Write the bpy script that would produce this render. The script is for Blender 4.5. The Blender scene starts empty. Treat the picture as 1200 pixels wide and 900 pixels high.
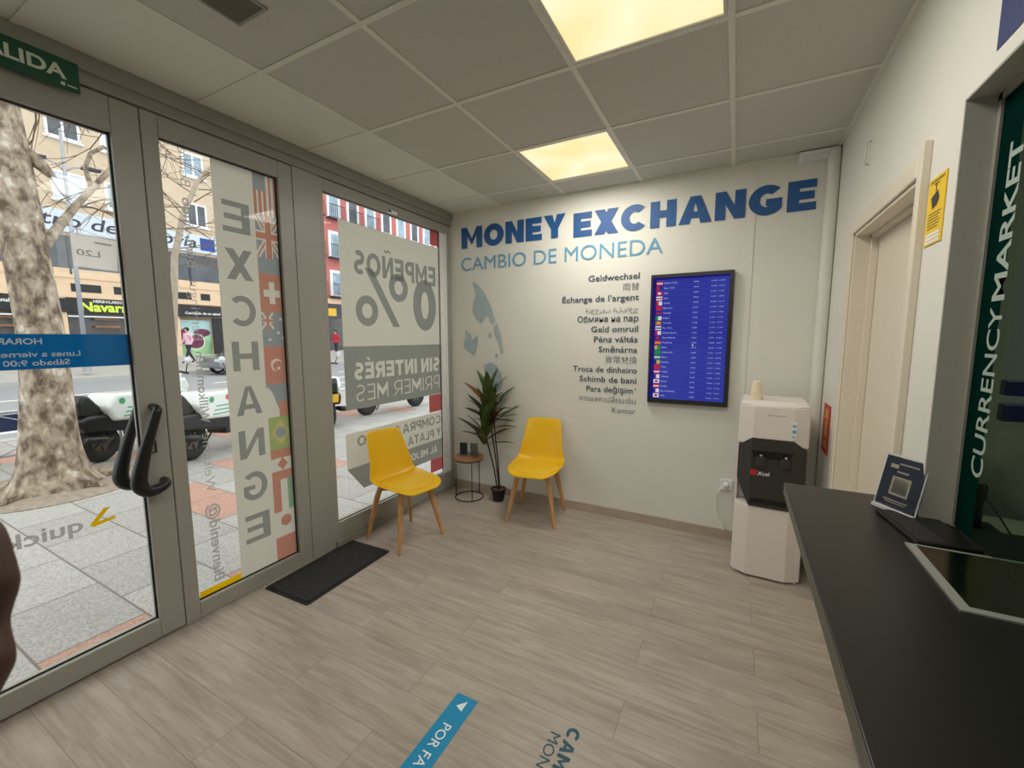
import bpy, bmesh, math, random
from mathutils import Vector, Matrix
from mathutils.geometry import tessellate_polygon
random.seed(7)
S = bpy.context.scene
COL = S.collection

# ------------------------------------------------------------------ camera
cam_d = bpy.data.cameras.new('camera')
cam = bpy.data.objects.new('camera', cam_d)
COL.objects.link(cam)
S.camera = cam
cam_d.sensor_fit = 'HORIZONTAL'
cam_d.sensor_width = 36.0
cam_d.lens = 490.58 / 1200 * 36
cam_d.clip_start = 0.01
cam_d.clip_end = 300
yaw, pitch, roll = 0.4883, -0.1111, -0.0016
fw = Vector((-math.sin(yaw) * math.cos(pitch), math.cos(yaw) * math.cos(pitch), math.sin(pitch)))
r0 = Vector((math.cos(yaw), math.sin(yaw), 0))
u0 = r0.cross(fw)
rt = r0 * math.cos(roll) + u0 * math.sin(roll)
up = -r0 * math.sin(roll) + u0 * math.cos(roll)
mw = Matrix((rt, up, -fw)).transposed().to_4x4()
mw.translation = (2.4121, -3.3143, 1.4712)
cam.matrix_world = mw
cam_d.dof.use_dof = True
cam_d.dof.focus_distance = 3.0
cam_d.dof.aperture_fstop = 20

# ------------------------------------------------------------------ light and view
S.view_settings.view_transform = 'Standard'
S.view_settings.look = 'None'
S.view_settings.exposure = 0.0
S.view_settings.gamma = 1.0
S.view_settings.use_curve_mapping = False
SKY = 2.1
LAMP_W = 13.5
PANEL = 1.1
w = bpy.data.worlds.new('overcast_sky')
S.world = w
w.use_nodes = True
nt = w.node_tree
nt.nodes.clear()
wo = nt.nodes.new('ShaderNodeOutputWorld')
bg = nt.nodes.new('ShaderNodeBackground')
tc = nt.nodes.new('ShaderNodeTexCoord')
sx = nt.nodes.new('ShaderNodeSeparateXYZ')
rp = nt.nodes.new('ShaderNodeValToRGB')
rp.color_ramp.elements[0].position = 0.0
rp.color_ramp.elements[0].color = (0.80, 0.86, 0.95, 1)
rp.color_ramp.elements[1].position = 0.8
rp.color_ramp.elements[1].color = (1.0, 1.0, 1.0, 1)
nt.links.new(tc.outputs['Generated'], sx.inputs[0])
nt.links.new(sx.outputs['Z'], rp.inputs[0])
nt.links.new(rp.outputs[0], bg.inputs['Color'])
bg.inputs['Strength'].default_value = SKY
nt.links.new(bg.outputs[0], wo.inputs[0])

# ------------------------------------------------------------------ materials
def lin(c):
    out = []
    for v in c[:3]:
        v = v / 255.0
        out.append(v / 12.92 if v <= 0.04045 else ((v + 0.055) / 1.055) ** 2.4)
    return tuple(out) + (1.0,)

def newmat(name):
    m = bpy.data.materials.new(name)
    m.use_nodes = True
    n = m.node_tree
    n.nodes.clear()
    o = n.nodes.new('ShaderNodeOutputMaterial')
    return m, n, o

def mat(name, col, rough=0.5, metal=0.0, var=0.06, scale=30.0, bump=0.0, coat=0.0, spec=0.5, stretch=None):
    m, n, o = newmat(name)
    b = n.nodes.new('ShaderNodeBsdfPrincipled')
    c = lin(col)
    t = n.nodes.new('ShaderNodeTexCoord')
    nz = n.nodes.new('ShaderNodeTexNoise')
    nz.inputs['Scale'].default_value = scale
    nz.inputs['Detail'].default_value = 3
    if stretch:
        mp = n.nodes.new('ShaderNodeMapping')
        mp.inputs['Scale'].default_value = stretch
        n.links.new(t.outputs['Object'], mp.inputs[0])
        n.links.new(mp.outputs[0], nz.inputs['Vector'])
    else:
        n.links.new(t.outputs['Object'], nz.inputs['Vector'])
    r = n.nodes.new('ShaderNodeValToRGB')
    r.color_ramp.elements[0].position = 0.3
    r.color_ramp.elements[1].position = 0.7
    r.color_ramp.elements[0].color = tuple(max(0, v * (1 - var)) for v in c[:3]) + (1,)
    r.color_ramp.elements[1].color = tuple(min(1, v * (1 + var)) for v in c[:3]) + (1,)
    n.links.new(nz.outputs['Fac'], r.inputs[0])
    n.links.new(r.outputs[0], b.inputs['Base Color'])
    b.inputs['Roughness'].default_value = rough
    b.inputs['Metallic'].default_value = metal
    b.inputs['Coat Weight'].default_value = coat
    b.inputs['Specular IOR Level'].default_value = spec
    if bump:
        bp = n.nodes.new('ShaderNodeBump')
        bp.inputs['Strength'].default_value = bump
        bp.inputs['Distance'].default_value = 0.01
        n.links.new(nz.outputs['Fac'], bp.inputs['Height'])
        n.links.new(bp.outputs[0], b.inputs['Normal'])
    n.links.new(b.outputs[0], o.inputs[0])
    return m

def emit(name, col, strength, var=0.0, scale=3.0, col2=None):
    m, n, o = newmat(name)
    e = n.nodes.new('ShaderNodeEmission')
    e.inputs['Strength'].default_value = strength
    if col2:
        t = n.nodes.new('ShaderNodeTexCoord')
        nz = n.nodes.new('ShaderNodeTexNoise')
        nz.inputs['Scale'].default_value = scale
        nz.inputs['Detail'].default_value = 1
        n.links.new(t.outputs['Object'], nz.inputs['Vector'])
        r = n.nodes.new('ShaderNodeValToRGB')
        r.color_ramp.elements[0].position = 0.35
        r.color_ramp.elements[1].position = 0.65
        r.color_ramp.elements[0].color = lin(col)
        r.color_ramp.elements[1].color = lin(col2)
        n.links.new(nz.outputs['Fac'], r.inputs[0])
        n.links.new(r.outputs[0], e.inputs['Color'])
    else:
        e.inputs['Color'].default_value = lin(col)
    n.links.new(e.outputs[0], o.inputs[0])
    return m

def glass(name, tint=(0.96, 0.98, 0.97), refl=0.02, graze=0.5):
    m, n, o = newmat(name)
    t = n.nodes.new('ShaderNodeBsdfTransparent')
    t.inputs['Color'].default_value = tint + (1,)
    g = n.nodes.new('ShaderNodeBsdfGlossy')
    g.inputs['Roughness'].default_value = 0.02
    f = n.nodes.new('ShaderNodeLayerWeight')
    f.inputs['Blend'].default_value = 0.5
    pw = n.nodes.new('ShaderNodeMath')
    pw.operation = 'POWER'
    pw.inputs[1].default_value = 5.0
    mul = n.nodes.new('ShaderNodeMath')
    mul.operation = 'MULTIPLY_ADD'
    mul.inputs[1].default_value = graze
    mul.inputs[2].default_value = refl / 2
    mul.use_clamp = True
    mx = n.nodes.new('ShaderNodeMixShader')
    n.links.new(f.outputs['Facing'], pw.inputs[0])
    n.links.new(pw.outputs[0], mul.inputs[0])
    n.links.new(mul.outputs[0], mx.inputs[0])
    n.links.new(t.outputs[0], mx.inputs[1])
    n.links.new(g.outputs[0], mx.inputs[2])
    n.links.new(mx.outputs[0], o.inputs[0])
    return m

def vinyl(name, col, trans=0.5, clear=0.0):
    """thin film on glass: diffuse + translucent, optionally part see-through"""
    m, n, o = newmat(name)
    c = lin(col)
    t = n.nodes.new('ShaderNodeTexCoord')
    nz = n.nodes.new('ShaderNodeTexNoise')
    nz.inputs['Scale'].default_value = 12
    r = n.nodes.new('ShaderNodeValToRGB')
    r.color_ramp.elements[0].color = tuple(v * .97 for v in c[:3]) + (1,)
    r.color_ramp.elements[1].color = tuple(min(1, v * 1.03) for v in c[:3]) + (1,)
    n.links.new(t.outputs['Object'], nz.inputs['Vector'])
    n.links.new(nz.outputs['Fac'], r.inputs[0])
    d = n.nodes.new('ShaderNodeBsdfDiffuse')
    tr = n.nodes.new('ShaderNodeBsdfTranslucent')
    n.links.new(r.outputs[0], d.inputs[0])
    n.links.new(r.outputs[0], tr.inputs[0])
    mx = n.nodes.new('ShaderNodeMixShader')
    mx.inputs[0].default_value = trans
    n.links.new(d.outputs[0], mx.inputs[1])
    n.links.new(tr.outputs[0], mx.inputs[2])
    out = mx
    if clear:
        tp = n.nodes.new('ShaderNodeBsdfTransparent')
        m2 = n.nodes.new('ShaderNodeMixShader')
        m2.inputs[0].default_value = clear
        n.links.new(mx.outputs[0], m2.inputs[1])
        n.links.new(tp.outputs[0], m2.inputs[2])
        out = m2
    n.links.new(out.outputs[0], o.inputs[0])
    return m

def tint(name, col, body=0.12):
    """transparent coloured print on a film"""
    m, n, o = newmat(name)
    t = n.nodes.new('ShaderNodeTexCoord')
    nz = n.nodes.new('ShaderNodeTexNoise')
    nz.inputs['Scale'].default_value = 20
    n.links.new(t.outputs['Object'], nz.inputs['Vector'])
    r = n.nodes.new('ShaderNodeValToRGB')
    c = lin(col)
    r.color_ramp.elements[0].color = tuple(v * .97 for v in c[:3]) + (1,)
    r.color_ramp.elements[1].color = tuple(min(1, v * 1.03) for v in c[:3]) + (1,)
    n.links.new(nz.outputs['Fac'], r.inputs[0])
    tp = n.nodes.new('ShaderNodeBsdfTransparent')
    d = n.nodes.new('ShaderNodeBsdfDiffuse')
    n.links.new(r.outputs[0], tp.inputs[0])
    n.links.new(r.outputs[0], d.inputs[0])
    mx = n.nodes.new('ShaderNodeMixShader')
    mx.inputs[0].default_value = body
    n.links.new(tp.outputs[0], mx.inputs[1])
    n.links.new(d.outputs[0], mx.inputs[2])
    n.links.new(mx.outputs[0], o.inputs[0])
    return m

def plank_floor():
    m, n, o = newmat('oak_laminate_planks')
    b = n.nodes.new('ShaderNodeBsdfPrincipled')
    t = n.nodes.new('ShaderNodeTexCoord')
    br = n.nodes.new('ShaderNodeTexBrick')
    br.offset = 0.37
    br.inputs['Scale'].default_value = 1.0
    br.inputs['Brick Width'].default_value = 1.28
    br.inputs['Row Height'].default_value = 0.192
    br.inputs['Mortar Size'].default_value = 0.0011
    br.inputs['Mortar Smooth'].default_value = 0.4
    br.inputs['Bias'].default_value = 0.0
    br.inputs['Color1'].default_value = (0.0, 0, 0, 1)
    br.inputs['Color2'].default_value = (1, 1, 1, 1)
    br.inputs['Mortar'].default_value = (0.5, 0.5, 0.5, 1)
    n.links.new(t.outputs['Object'], br.inputs['Vector'])
    mp = n.nodes.new('ShaderNodeMapping')
    mp.inputs['Scale'].default_value = (2.2, 26, 1)
    add = n.nodes.new('ShaderNodeVectorMath')
    add.operation = 'MULTIPLY_ADD'
    add.inputs[1].default_value = (7.3, 3.1, 5.0)
    n.links.new(br.outputs['Color'], add.inputs[0])
    n.links.new(t.outputs['Object'], add.inputs[2])
    n.links.new(add.outputs[0], mp.inputs[0])
    nz = n.nodes.new('ShaderNodeTexNoise')
    nz.inputs['Scale'].default_value = 1.6
    nz.inputs['Detail'].default_value = 7
    nz.inputs['Roughness'].default_value = 0.66
    nz.inputs['Distortion'].default_value = 0.8
    n.links.new(mp.outputs[0], nz.inputs['Vector'])
    mp2 = n.nodes.new('ShaderNodeMapping')
    mp2.inputs['Scale'].default_value = (0.9, 5.0, 1)
    n.links.new(add.outputs[0], mp2.inputs[0])
    nz2 = n.nodes.new('ShaderNodeTexNoise')
    nz2.inputs['Scale'].default_value = 2.0
    nz2.inputs['Detail'].default_value = 4
    n.links.new(mp2.outputs[0], nz2.inputs['Vector'])
    r = n.nodes.new('ShaderNodeValToRGB')
    e = r.color_ramp.elements
    e[0].position = 0.28
    e[0].color = lin((158, 146, 133))
    e[1].position = 0.68
    e[1].color = lin((190, 181, 170))
    em = e.new(0.5)
    em.color = lin((177, 167, 155))
    n.links.new(nz.outputs['Fac'], r.inputs[0])
    mixc = n.nodes.new('ShaderNodeMix')
    mixc.data_type = 'RGBA'
    mixc.blend_type = 'MULTIPLY'
    mixc.inputs[0].default_value = 1.0
    r2 = n.nodes.new('ShaderNodeValToRGB')
    r2.color_ramp.elements[0].position = 0.3
    r2.color_ramp.elements[0].color = (0.78, 0.77, 0.76, 1)
    r2.color_ramp.elements[1].position = 0.7
    r2.color_ramp.elements[1].color = (1.0, 1.0, 1.0, 1)
    n.links.new(nz2.outputs['Fac'], r2.inputs[0])
    n.links.new(r.outputs[0], mixc.inputs[6])
    n.links.new(r2.outputs[0], mixc.inputs[7])
    mx = n.nodes.new('ShaderNodeMix')
    mx.data_type = 'RGBA'
    n.links.new(br.outputs['Fac'], mx.inputs[0])
    n.links.new(mixc.outputs[2], mx.inputs[6])
    mx.inputs[7].default_value = lin((118, 105, 92))
    n.links.new(mx.outputs[2], b.inputs['Base Color'])
    rr = n.nodes.new('ShaderNodeMapRange')
    rr.inputs['To Min'].default_value = 0.30
    rr.inputs['To Max'].default_value = 0.46
    n.links.new(nz.outputs['Fac'], rr.inputs[0])
    n.links.new(rr.outputs[0], b.inputs['Roughness'])
    bp = n.nodes.new('ShaderNodeBump')
    bp.inputs['Strength'].default_value = 0.12
    bp.inputs['Distance'].default_value = 0.004
    n.links.new(nz.outputs['Fac'], bp.inputs['Height'])
    n.links.new(bp.outputs[0], b.inputs['Normal'])
    n.links.new(b.outputs[0], o.inputs[0])
    return m

def paving():
    m, n, o = newmat('granite_paving_slabs')
    b = n.nodes.new('ShaderNodeBsdfPrincipled')
    t = n.nodes.new('ShaderNodeTexCoord')
    mp = n.nodes.new('ShaderNodeMapping')
    mp.inputs['Rotation'].default_value = (0, 0, math.radians(0))
    mp.inputs['Location'].default_value = (0.1, 0.25, 0)
    n.links.new(t.outputs['Object'], mp.inputs[0])
    br = n.nodes.new('ShaderNodeTexBrick')
    br.offset = 0.5
    br.inputs['Scale'].default_value = 1.0
    br.inputs['Brick Width'].default_value = 0.62
    br.inputs['Row Height'].default_value = 0.42
    br.inputs['Mortar Size'].default_value = 0.006
    br.inputs['Color1'].default_value = (0, 0, 0, 1)
    br.inputs['Color2'].default_value = (1, 1, 1, 1)
    br.inputs['Mortar'].default_value = (0.3, 0.3, 0.3, 1)
    n.links.new(mp.outputs[0], br.inputs['Vector'])
    r = n.nodes.new('ShaderNodeValToRGB')
    r.color_ramp.interpolation = 'CONSTANT'
    e = r.color_ramp.elements
    e[0].position = 0.0
    e[0].color = lin((172, 170, 165))
    e[1].position = 0.40
    e[1].color = lin((182, 180, 175))
    q = e.new(0.74)
    q.color = lin((192, 152, 134))
    q2 = e.new(0.86)
    q2.color = lin((177, 175, 170))
    n.links.new(br.outputs['Color'], r.inputs[0])
    nz = n.nodes.new('ShaderNodeTexNoise')
    nz.inputs['Scale'].default_value = 90
    nz.inputs['Detail'].default_value = 2
    n.links.new(t.outputs['Object'], nz.inputs['Vector'])
    r2 = n.nodes.new('ShaderNodeValToRGB')
    r2.color_ramp.elements[0].position = 0.3
    r2.color_ramp.elements[0].color = (0.62, 0.62, 0.62, 1)
    r2.color_ramp.elements[1].position = 0.62
    n.links.new(nz.outputs['Fac'], r2.inputs[0])
    mul = n.nodes.new('ShaderNodeMix')
    mul.data_type = 'RGBA'
    mul.blend_type = 'MULTIPLY'
    mul.inputs[0].default_value = 1
    n.links.new(r.outputs[0], mul.inputs[6])
    n.links.new(r2.outputs[0], mul.inputs[7])
    mx = n.nodes.new('ShaderNodeMix')
    mx.data_type = 'RGBA'
    n.links.new(br.outputs['Fac'], mx.inputs[0])
    n.links.new(mul.outputs[2], mx.inputs[6])
    mx.inputs[7].default_value = lin((120, 112, 105))
    n.links.new(mx.outputs[2], b.inputs['Base Color'])
    b.inputs['Roughness'].default_value = 0.75
    n.links.new(b.outputs[0], o.inputs[0])
    return m

def bark():
    m, n, o = newmat('mottled_plane_bark')
    b = n.nodes.new('ShaderNodeBsdfPrincipled')
    t = n.nodes.new('ShaderNodeTexCoord')
    nz = n.nodes.new('ShaderNodeTexNoise')
    nz.inputs['Scale'].default_value = 9
    nz.inputs['Detail'].default_value = 10
    nz.inputs['Roughness'].default_value = 0.6
    nz.inputs['Distortion'].default_value = 0.25
    mp = n.nodes.new('ShaderNodeMapping')
    mp.inputs['Scale'].default_value = (1.3, 1.3, 0.8)
    n.links.new(t.outputs['Object'], mp.inputs[0])
    n.links.new(mp.outputs[0], nz.inputs['Vector'])
    r = n.nodes.new('ShaderNodeValToRGB')
    e = r.color_ramp.elements
    e[0].position = 0.36
    e[0].color = lin((92, 76, 62))
    e[1].position = 0.66
    e[1].color = lin((208, 198, 182))
    for p, c in ((0.45, (132, 116, 98)), (0.52, (160, 145, 124)), (0.6, (176, 162, 142))):
        q = e.new(p)
        q.color = lin(c)
    n.links.new(nz.outputs['Fac'], r.inputs[0])
    n.links.new(r.outputs[0], b.inputs['Base Color'])
    b.inputs['Roughness'].default_value = 0.85
    bp = n.nodes.new('ShaderNodeBump')
    bp.inputs['Strength'].default_value = 0.5
    bp.inputs['Distance'].default_value = 0.03
    n.links.new(nz.outputs['Fac'], bp.inputs['Height'])
    n.links.new(bp.outputs[0], b.inputs['Normal'])
    n.links.new(b.outputs[0], o.inputs[0])
    return m

def asphalt():
    return mat('asphalt', (150, 151, 154), 0.85, var=0.08, scale=40)

M = {}
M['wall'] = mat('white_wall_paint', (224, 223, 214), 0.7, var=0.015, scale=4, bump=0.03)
M['door_paint'] = mat('cream_door_paint', (226, 217, 200), 0.45, var=0.015, scale=4)
M['ceil'] = mat('mineral_ceiling_tile', (200, 197, 190), 0.9, var=0.04, scale=220, bump=0.08)
M['tbar'] = mat('white_ceiling_bar', (225, 222, 212), 0.5, var=0.01)
M['floor'] = plank_floor()
M['alu'] = mat('white_lacquered_aluminium', (160, 159, 150), 0.38, var=0.015, scale=6)
M['alu2'] = mat('grey_lacquered_aluminium', (146, 145, 136), 0.4, var=0.015, scale=6)
M['rubber'] = mat('black_rubber_gasket', (25, 25, 25), 0.6)
M['black'] = mat('black_plastic', (18, 18, 19), 0.35)
M['blackm'] = mat('matt_black_metal', (22, 22, 22), 0.45, metal=0.3)
M['counter'] = mat('black_laminate', (23, 22, 19), 0.36, var=0.1, scale=90)
M['counter_edge'] = mat('dark_grey_edge_band', (92, 88, 80), 0.5)
M['glass'] = glass('clear_window_glass')
M['acr_edge'] = mat('acrylic_edge_highlight', (206, 212, 216), 0.15, var=.03)  # pale opaque colour paints the highlight along the clear edges
M['secglass'] = glass('green_security_glass', (0.66, 0.76, 0.70), 0.02, 0.2)
M['acrylic'] = glass('clear_acrylic', (0.93, 0.95, 0.96), 0.09)
M['vw'] = vinyl('white_window_film', (206, 203, 190), 0.5)
M['vg'] = vinyl('grey_window_film', (168, 172, 172), 0.42)
M['vgl'] = vinyl('light_grey_window_film', (178, 181, 180), 0.42)
M['vr'] = vinyl('red_window_film', (180, 92, 90), 0.45)
M['tgrey'] = tint('grey_print', (188, 192, 194))
M['tgreyl'] = tint('pale_grey_print', (200, 205, 207))
M['tred'] = tint('faded_red_print', (236, 178, 164))
M['tblue'] = tint('faded_blue_print', (194, 200, 214))
M['tgreen'] = tint('faded_green_print', (206, 220, 160))
M['tsea'] = tint('faded_sea_green_print', (188, 218, 196))
M['tyel'] = tint('faded_yellow_print', (236, 230, 170))
M['vy'] = vinyl('yellow_window_film', (236, 190, 10), 0.45)
M['vblue'] = vinyl('blue_window_film', (20, 100, 160), 0.35)
M['vtext'] = vinyl('grey_lettering_film', (170, 170, 168), 0.5, clear=0.1)
M['vtextw'] = vinyl('white_lettering_film', (245, 245, 245), 0.4)
M['paper'] = vinyl('notice_paper', (248, 244, 240), 0.62)
M['sleeve'] = vinyl('plastic_sleeve', (240, 240, 240), 0.5, clear=0.8)
M['ink'] = mat('dark_grey_ink', (70, 70, 72), 0.7)
M['yellow_shell'] = mat('yellow_plastic', (236, 186, 12), 0.35, var=0.02)
M['yellow_pad'] = mat('yellow_leatherette', (234, 186, 30), 0.5, var=0.04, scale=60)
M['beech'] = mat('beech_wood', (200, 150, 98), 0.45, var=0.14, scale=14, stretch=(6, 6, 1))
M['tabletop'] = mat('brown_wood_top', (164, 116, 78), 0.5, var=0.2, scale=12, stretch=(1, 8, 1))
M['potblack'] = mat('black_pot_plastic', (26, 26, 26), 0.6)
M['soil'] = mat('brown_soil', (98, 68, 46), 0.95, var=0.4, scale=80, bump=0.6)
M['leaf'] = mat('dark_green_leaf', (74, 94, 46), 0.38, var=0.35, scale=9)
M['leafred'] = mat('bronze_leaf', (130, 84, 42), 0.45, var=0.3, scale=9)
M['stem'] = mat('brown_stem', (62, 48, 38), 0.7, var=0.2)
M['matfab'] = mat('charcoal_mat_pile', (44, 45, 47), 0.95, var=0.45, scale=160, bump=0.6)
M['matedge'] = mat('black_mat_rubber', (24, 24, 25), 0.7)
M['blue1'] = mat('strong_blue_lettering', (30, 84, 144), 0.5, var=0.12, scale=2)
M['blue2'] = mat('light_blue_lettering', (98, 160, 196), 0.5, var=0.06, scale=2)
M['navy'] = mat('slate_blue_lettering', (62, 74, 98), 0.6)
M['slate'] = mat('thin_grey_lettering', (104, 110, 122), 0.6)
M['globe'] = mat('pale_blue_grey_print', (170, 188, 194), 0.6, var=0.1, scale=14)
M['bezel'] = mat('dark_grey_bezel', (40, 38, 36), 0.4)
M['screen'] = emit('blue_screen', (44, 48, 142), 1.0, col2=(52, 60, 150), scale=2)
M['scr_dark'] = emit('navy_screen', (32, 26, 104), 1.0)
M['scr_text'] = emit('screen_text', (170, 178, 222), 1.0)
M['scr_rule'] = emit('screen_rule', (64, 72, 160), 1.0)
for nm, c in dict(red=(190, 40, 60), white=(215, 210, 225), blue=(50, 50, 130), green=(40, 140, 60), yellow=(200, 170, 60), orange=(170, 100, 50)).items():
    M['scr_' + nm] = emit('screen_flag_' + nm, c, 0.9)
M['cool_white'] = mat('white_cooler_plastic', (228, 221, 215), 0.35, var=0.01)
M['cool_dark'] = mat('charcoal_cooler_plastic', (54, 52, 48), 0.4, var=0.04)
M['chrome'] = mat('chrome', (200, 200, 200), 0.2, metal=1.0)
M['steel'] = mat('brushed_steel', (165, 163, 155), 0.28, metal=1.0, var=0.06, scale=60, stretch=(1, 20, 1))
M['cup'] = mat('cream_cup_card', (240, 228, 196), 0.6)
M['red_print'] = mat('red_print', (196, 40, 44), 0.5)
M['white_print'] = mat('white_print', (235, 235, 232), 0.5)
M['yellow_sign'] = mat('yellow_sign', (238, 198, 24), 0.5, var=0.02)
M['red_sign'] = mat('red_sign', (188, 44, 40), 0.5)
M['gold_print'] = mat('gold_print', (214, 160, 70), 0.5)
M['green_sign'] = mat('green_sign', (10, 78, 52), 0.45)
M['pale_sign'] = mat('pale_sign_letters', (214, 222, 206), 0.5)
M['blue_floor'] = mat('blue_floor_vinyl', (0, 136, 184), 0.5, var=0.03)
M['teal_floor'] = mat('dark_teal_vinyl', (0, 74, 92), 0.5)
M['white_floor'] = mat('white_floor_vinyl', (226, 236, 238), 0.5)
M['green_band'] = vinyl('dark_green_film', (8, 42, 36), 0.3)
M['band_text'] = mat('pale_green_lettering', (160, 176, 166), 0.5)
M['logo_navy'] = mat('navy_wall_logo', (44, 58, 108), 0.5)
M['reveal'] = mat('grey_reveal_paint', (178, 176, 166), 0.6, var=0.02)
M['office'] = mat('grey_office_paint', (170, 174, 166), 0.8, var=0.02)
M['office_desk'] = mat('pale_office_desk', (196, 198, 178), 0.6)
M['leaflet'] = mat('dark_blue_leaflet', (28, 38, 58), 0.4, var=0.3, scale=30)
M['leaflet2'] = mat('grey_green_leaflet', (92, 102, 98), 0.5, var=0.3, scale=60)
M['palepanel'] = mat('pale_beige_print', (150, 145, 125), 0.6, var=0.1, scale=60)
M['skin'] = mat('brown_skin', (78, 50, 44), 0.55, var=0.08, scale=200)
M['sleeve_cloth'] = mat('black_sleeve_cloth', (22, 22, 26), 0.9)
# street
M['paving'] = paving()
M['kerb'] = mat('granite_kerb', (176, 174, 168), 0.8, var=0.1, scale=30)
M['asphalt'] = asphalt()
M['roadpaint'] = mat('white_road_paint', (238, 238, 236), 0.7)
M['bark'] = bark()
M['twig'] = mat('twig_bark', (112, 92, 76), 0.9, var=0.2)
M['tan'] = mat('tan_render', (208, 187, 160), 0.9, var=0.05, scale=1.5)
M['peach'] = mat('peach_stone', (226, 196, 162), 0.8, var=0.04, scale=3)
M['brick'] = mat('red_brick_render', (196, 112, 104), 0.9, var=0.12, scale=8)
M['win_frame'] = mat('white_window_frame', (236, 236, 236), 0.5)
M['win_pane'] = mat('grey_blue_pane', (150, 168, 178), 0.15, var=0.25, scale=2)
M['win_dark'] = mat('dark_pane', (84, 88, 92), 0.12, var=0.3, scale=1.5)
M['blind'] = mat('white_blind', (214, 222, 232), 0.7)
M['sign_grey'] = mat('pale_blue_signboard', (206, 214, 224), 0.5, var=0.03, scale=2)
M['sign_ink'] = mat('dark_sign_letters', (52, 54, 66), 0.5)
M['eu_blue'] = mat('blue_sign_square', (34, 66, 148), 0.5)
M['shop_black'] = mat('black_fascia', (28, 28, 30), 0.5)
M['lime'] = mat('lime_letters', (214, 236, 70), 0.5)
M['shop_glass'] = mat('shop_glass', (78, 72, 68), 0.12, var=0.5, scale=1.2)
M['mural_green'] = mat('mural_green', (150, 190, 140), 0.6, var=0.3, scale=1.5)
M['mural_sky'] = mat('mural_sky', (178, 212, 210), 0.6, var=0.1, scale=1)
M['mural_plum'] = mat('mural_plum', (112, 44, 74), 0.6, var=0.5, scale=6)
M['shelf'] = mat('wood_shelves', (140, 96, 60), 0.6, var=0.3, scale=5)
M['navy_canvas'] = mat('navy_panel', (38, 52, 86), 0.5, var=0.2, scale=3)
M['rail'] = mat('galvanised_rail', (168, 170, 174), 0.5, metal=0.2)
M['moto_white'] = mat('white_moto_paint', (226, 230, 224), 0.3, coat=0.4, var=0.02)
M['moto_green'] = mat('green_moto_print', (72, 160, 110), 0.4)
M['moto_red'] = mat('red_moto_print', (214, 70, 60), 0.4)
M['tyre'] = mat('tyre_rubber', (34, 35, 38), 0.8)
M['rim'] = mat('bronze_rim', (98, 88, 80), 0.4, metal=0.6)
M['plate_yellow'] = mat('yellow_plate', (226, 176, 40), 0.5)
M['car_paint'] = mat('silver_car_paint', (150, 154, 160), 0.25, metal=0.6, coat=0.6)
M['car_glass'] = mat('dark_car_glass', (38, 42, 48), 0.08)
M['lamp_red'] = mat('red_tail_lamp', (170, 24, 24), 0.3)
M['pink'] = mat('pink_jacket', (232, 190, 204), 0.85)
M['red_coat'] = mat('red_coat', (190, 44, 66), 0.85)
M['trousers'] = mat('dark_trousers', (50, 50, 58), 0.9)
M['hair'] = mat('dark_hair', (38, 28, 24), 0.7)
M['skin_light'] = mat('light_skin', (212, 170, 146), 0.6)
M['lampglow'] = emit('warm_diffuser', (255, 244, 205), PANEL, col2=(255, 230, 168), scale=3.0)
M['vent'] = mat('brown_grey_vent_slats', (120, 112, 100), 0.5)

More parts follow.
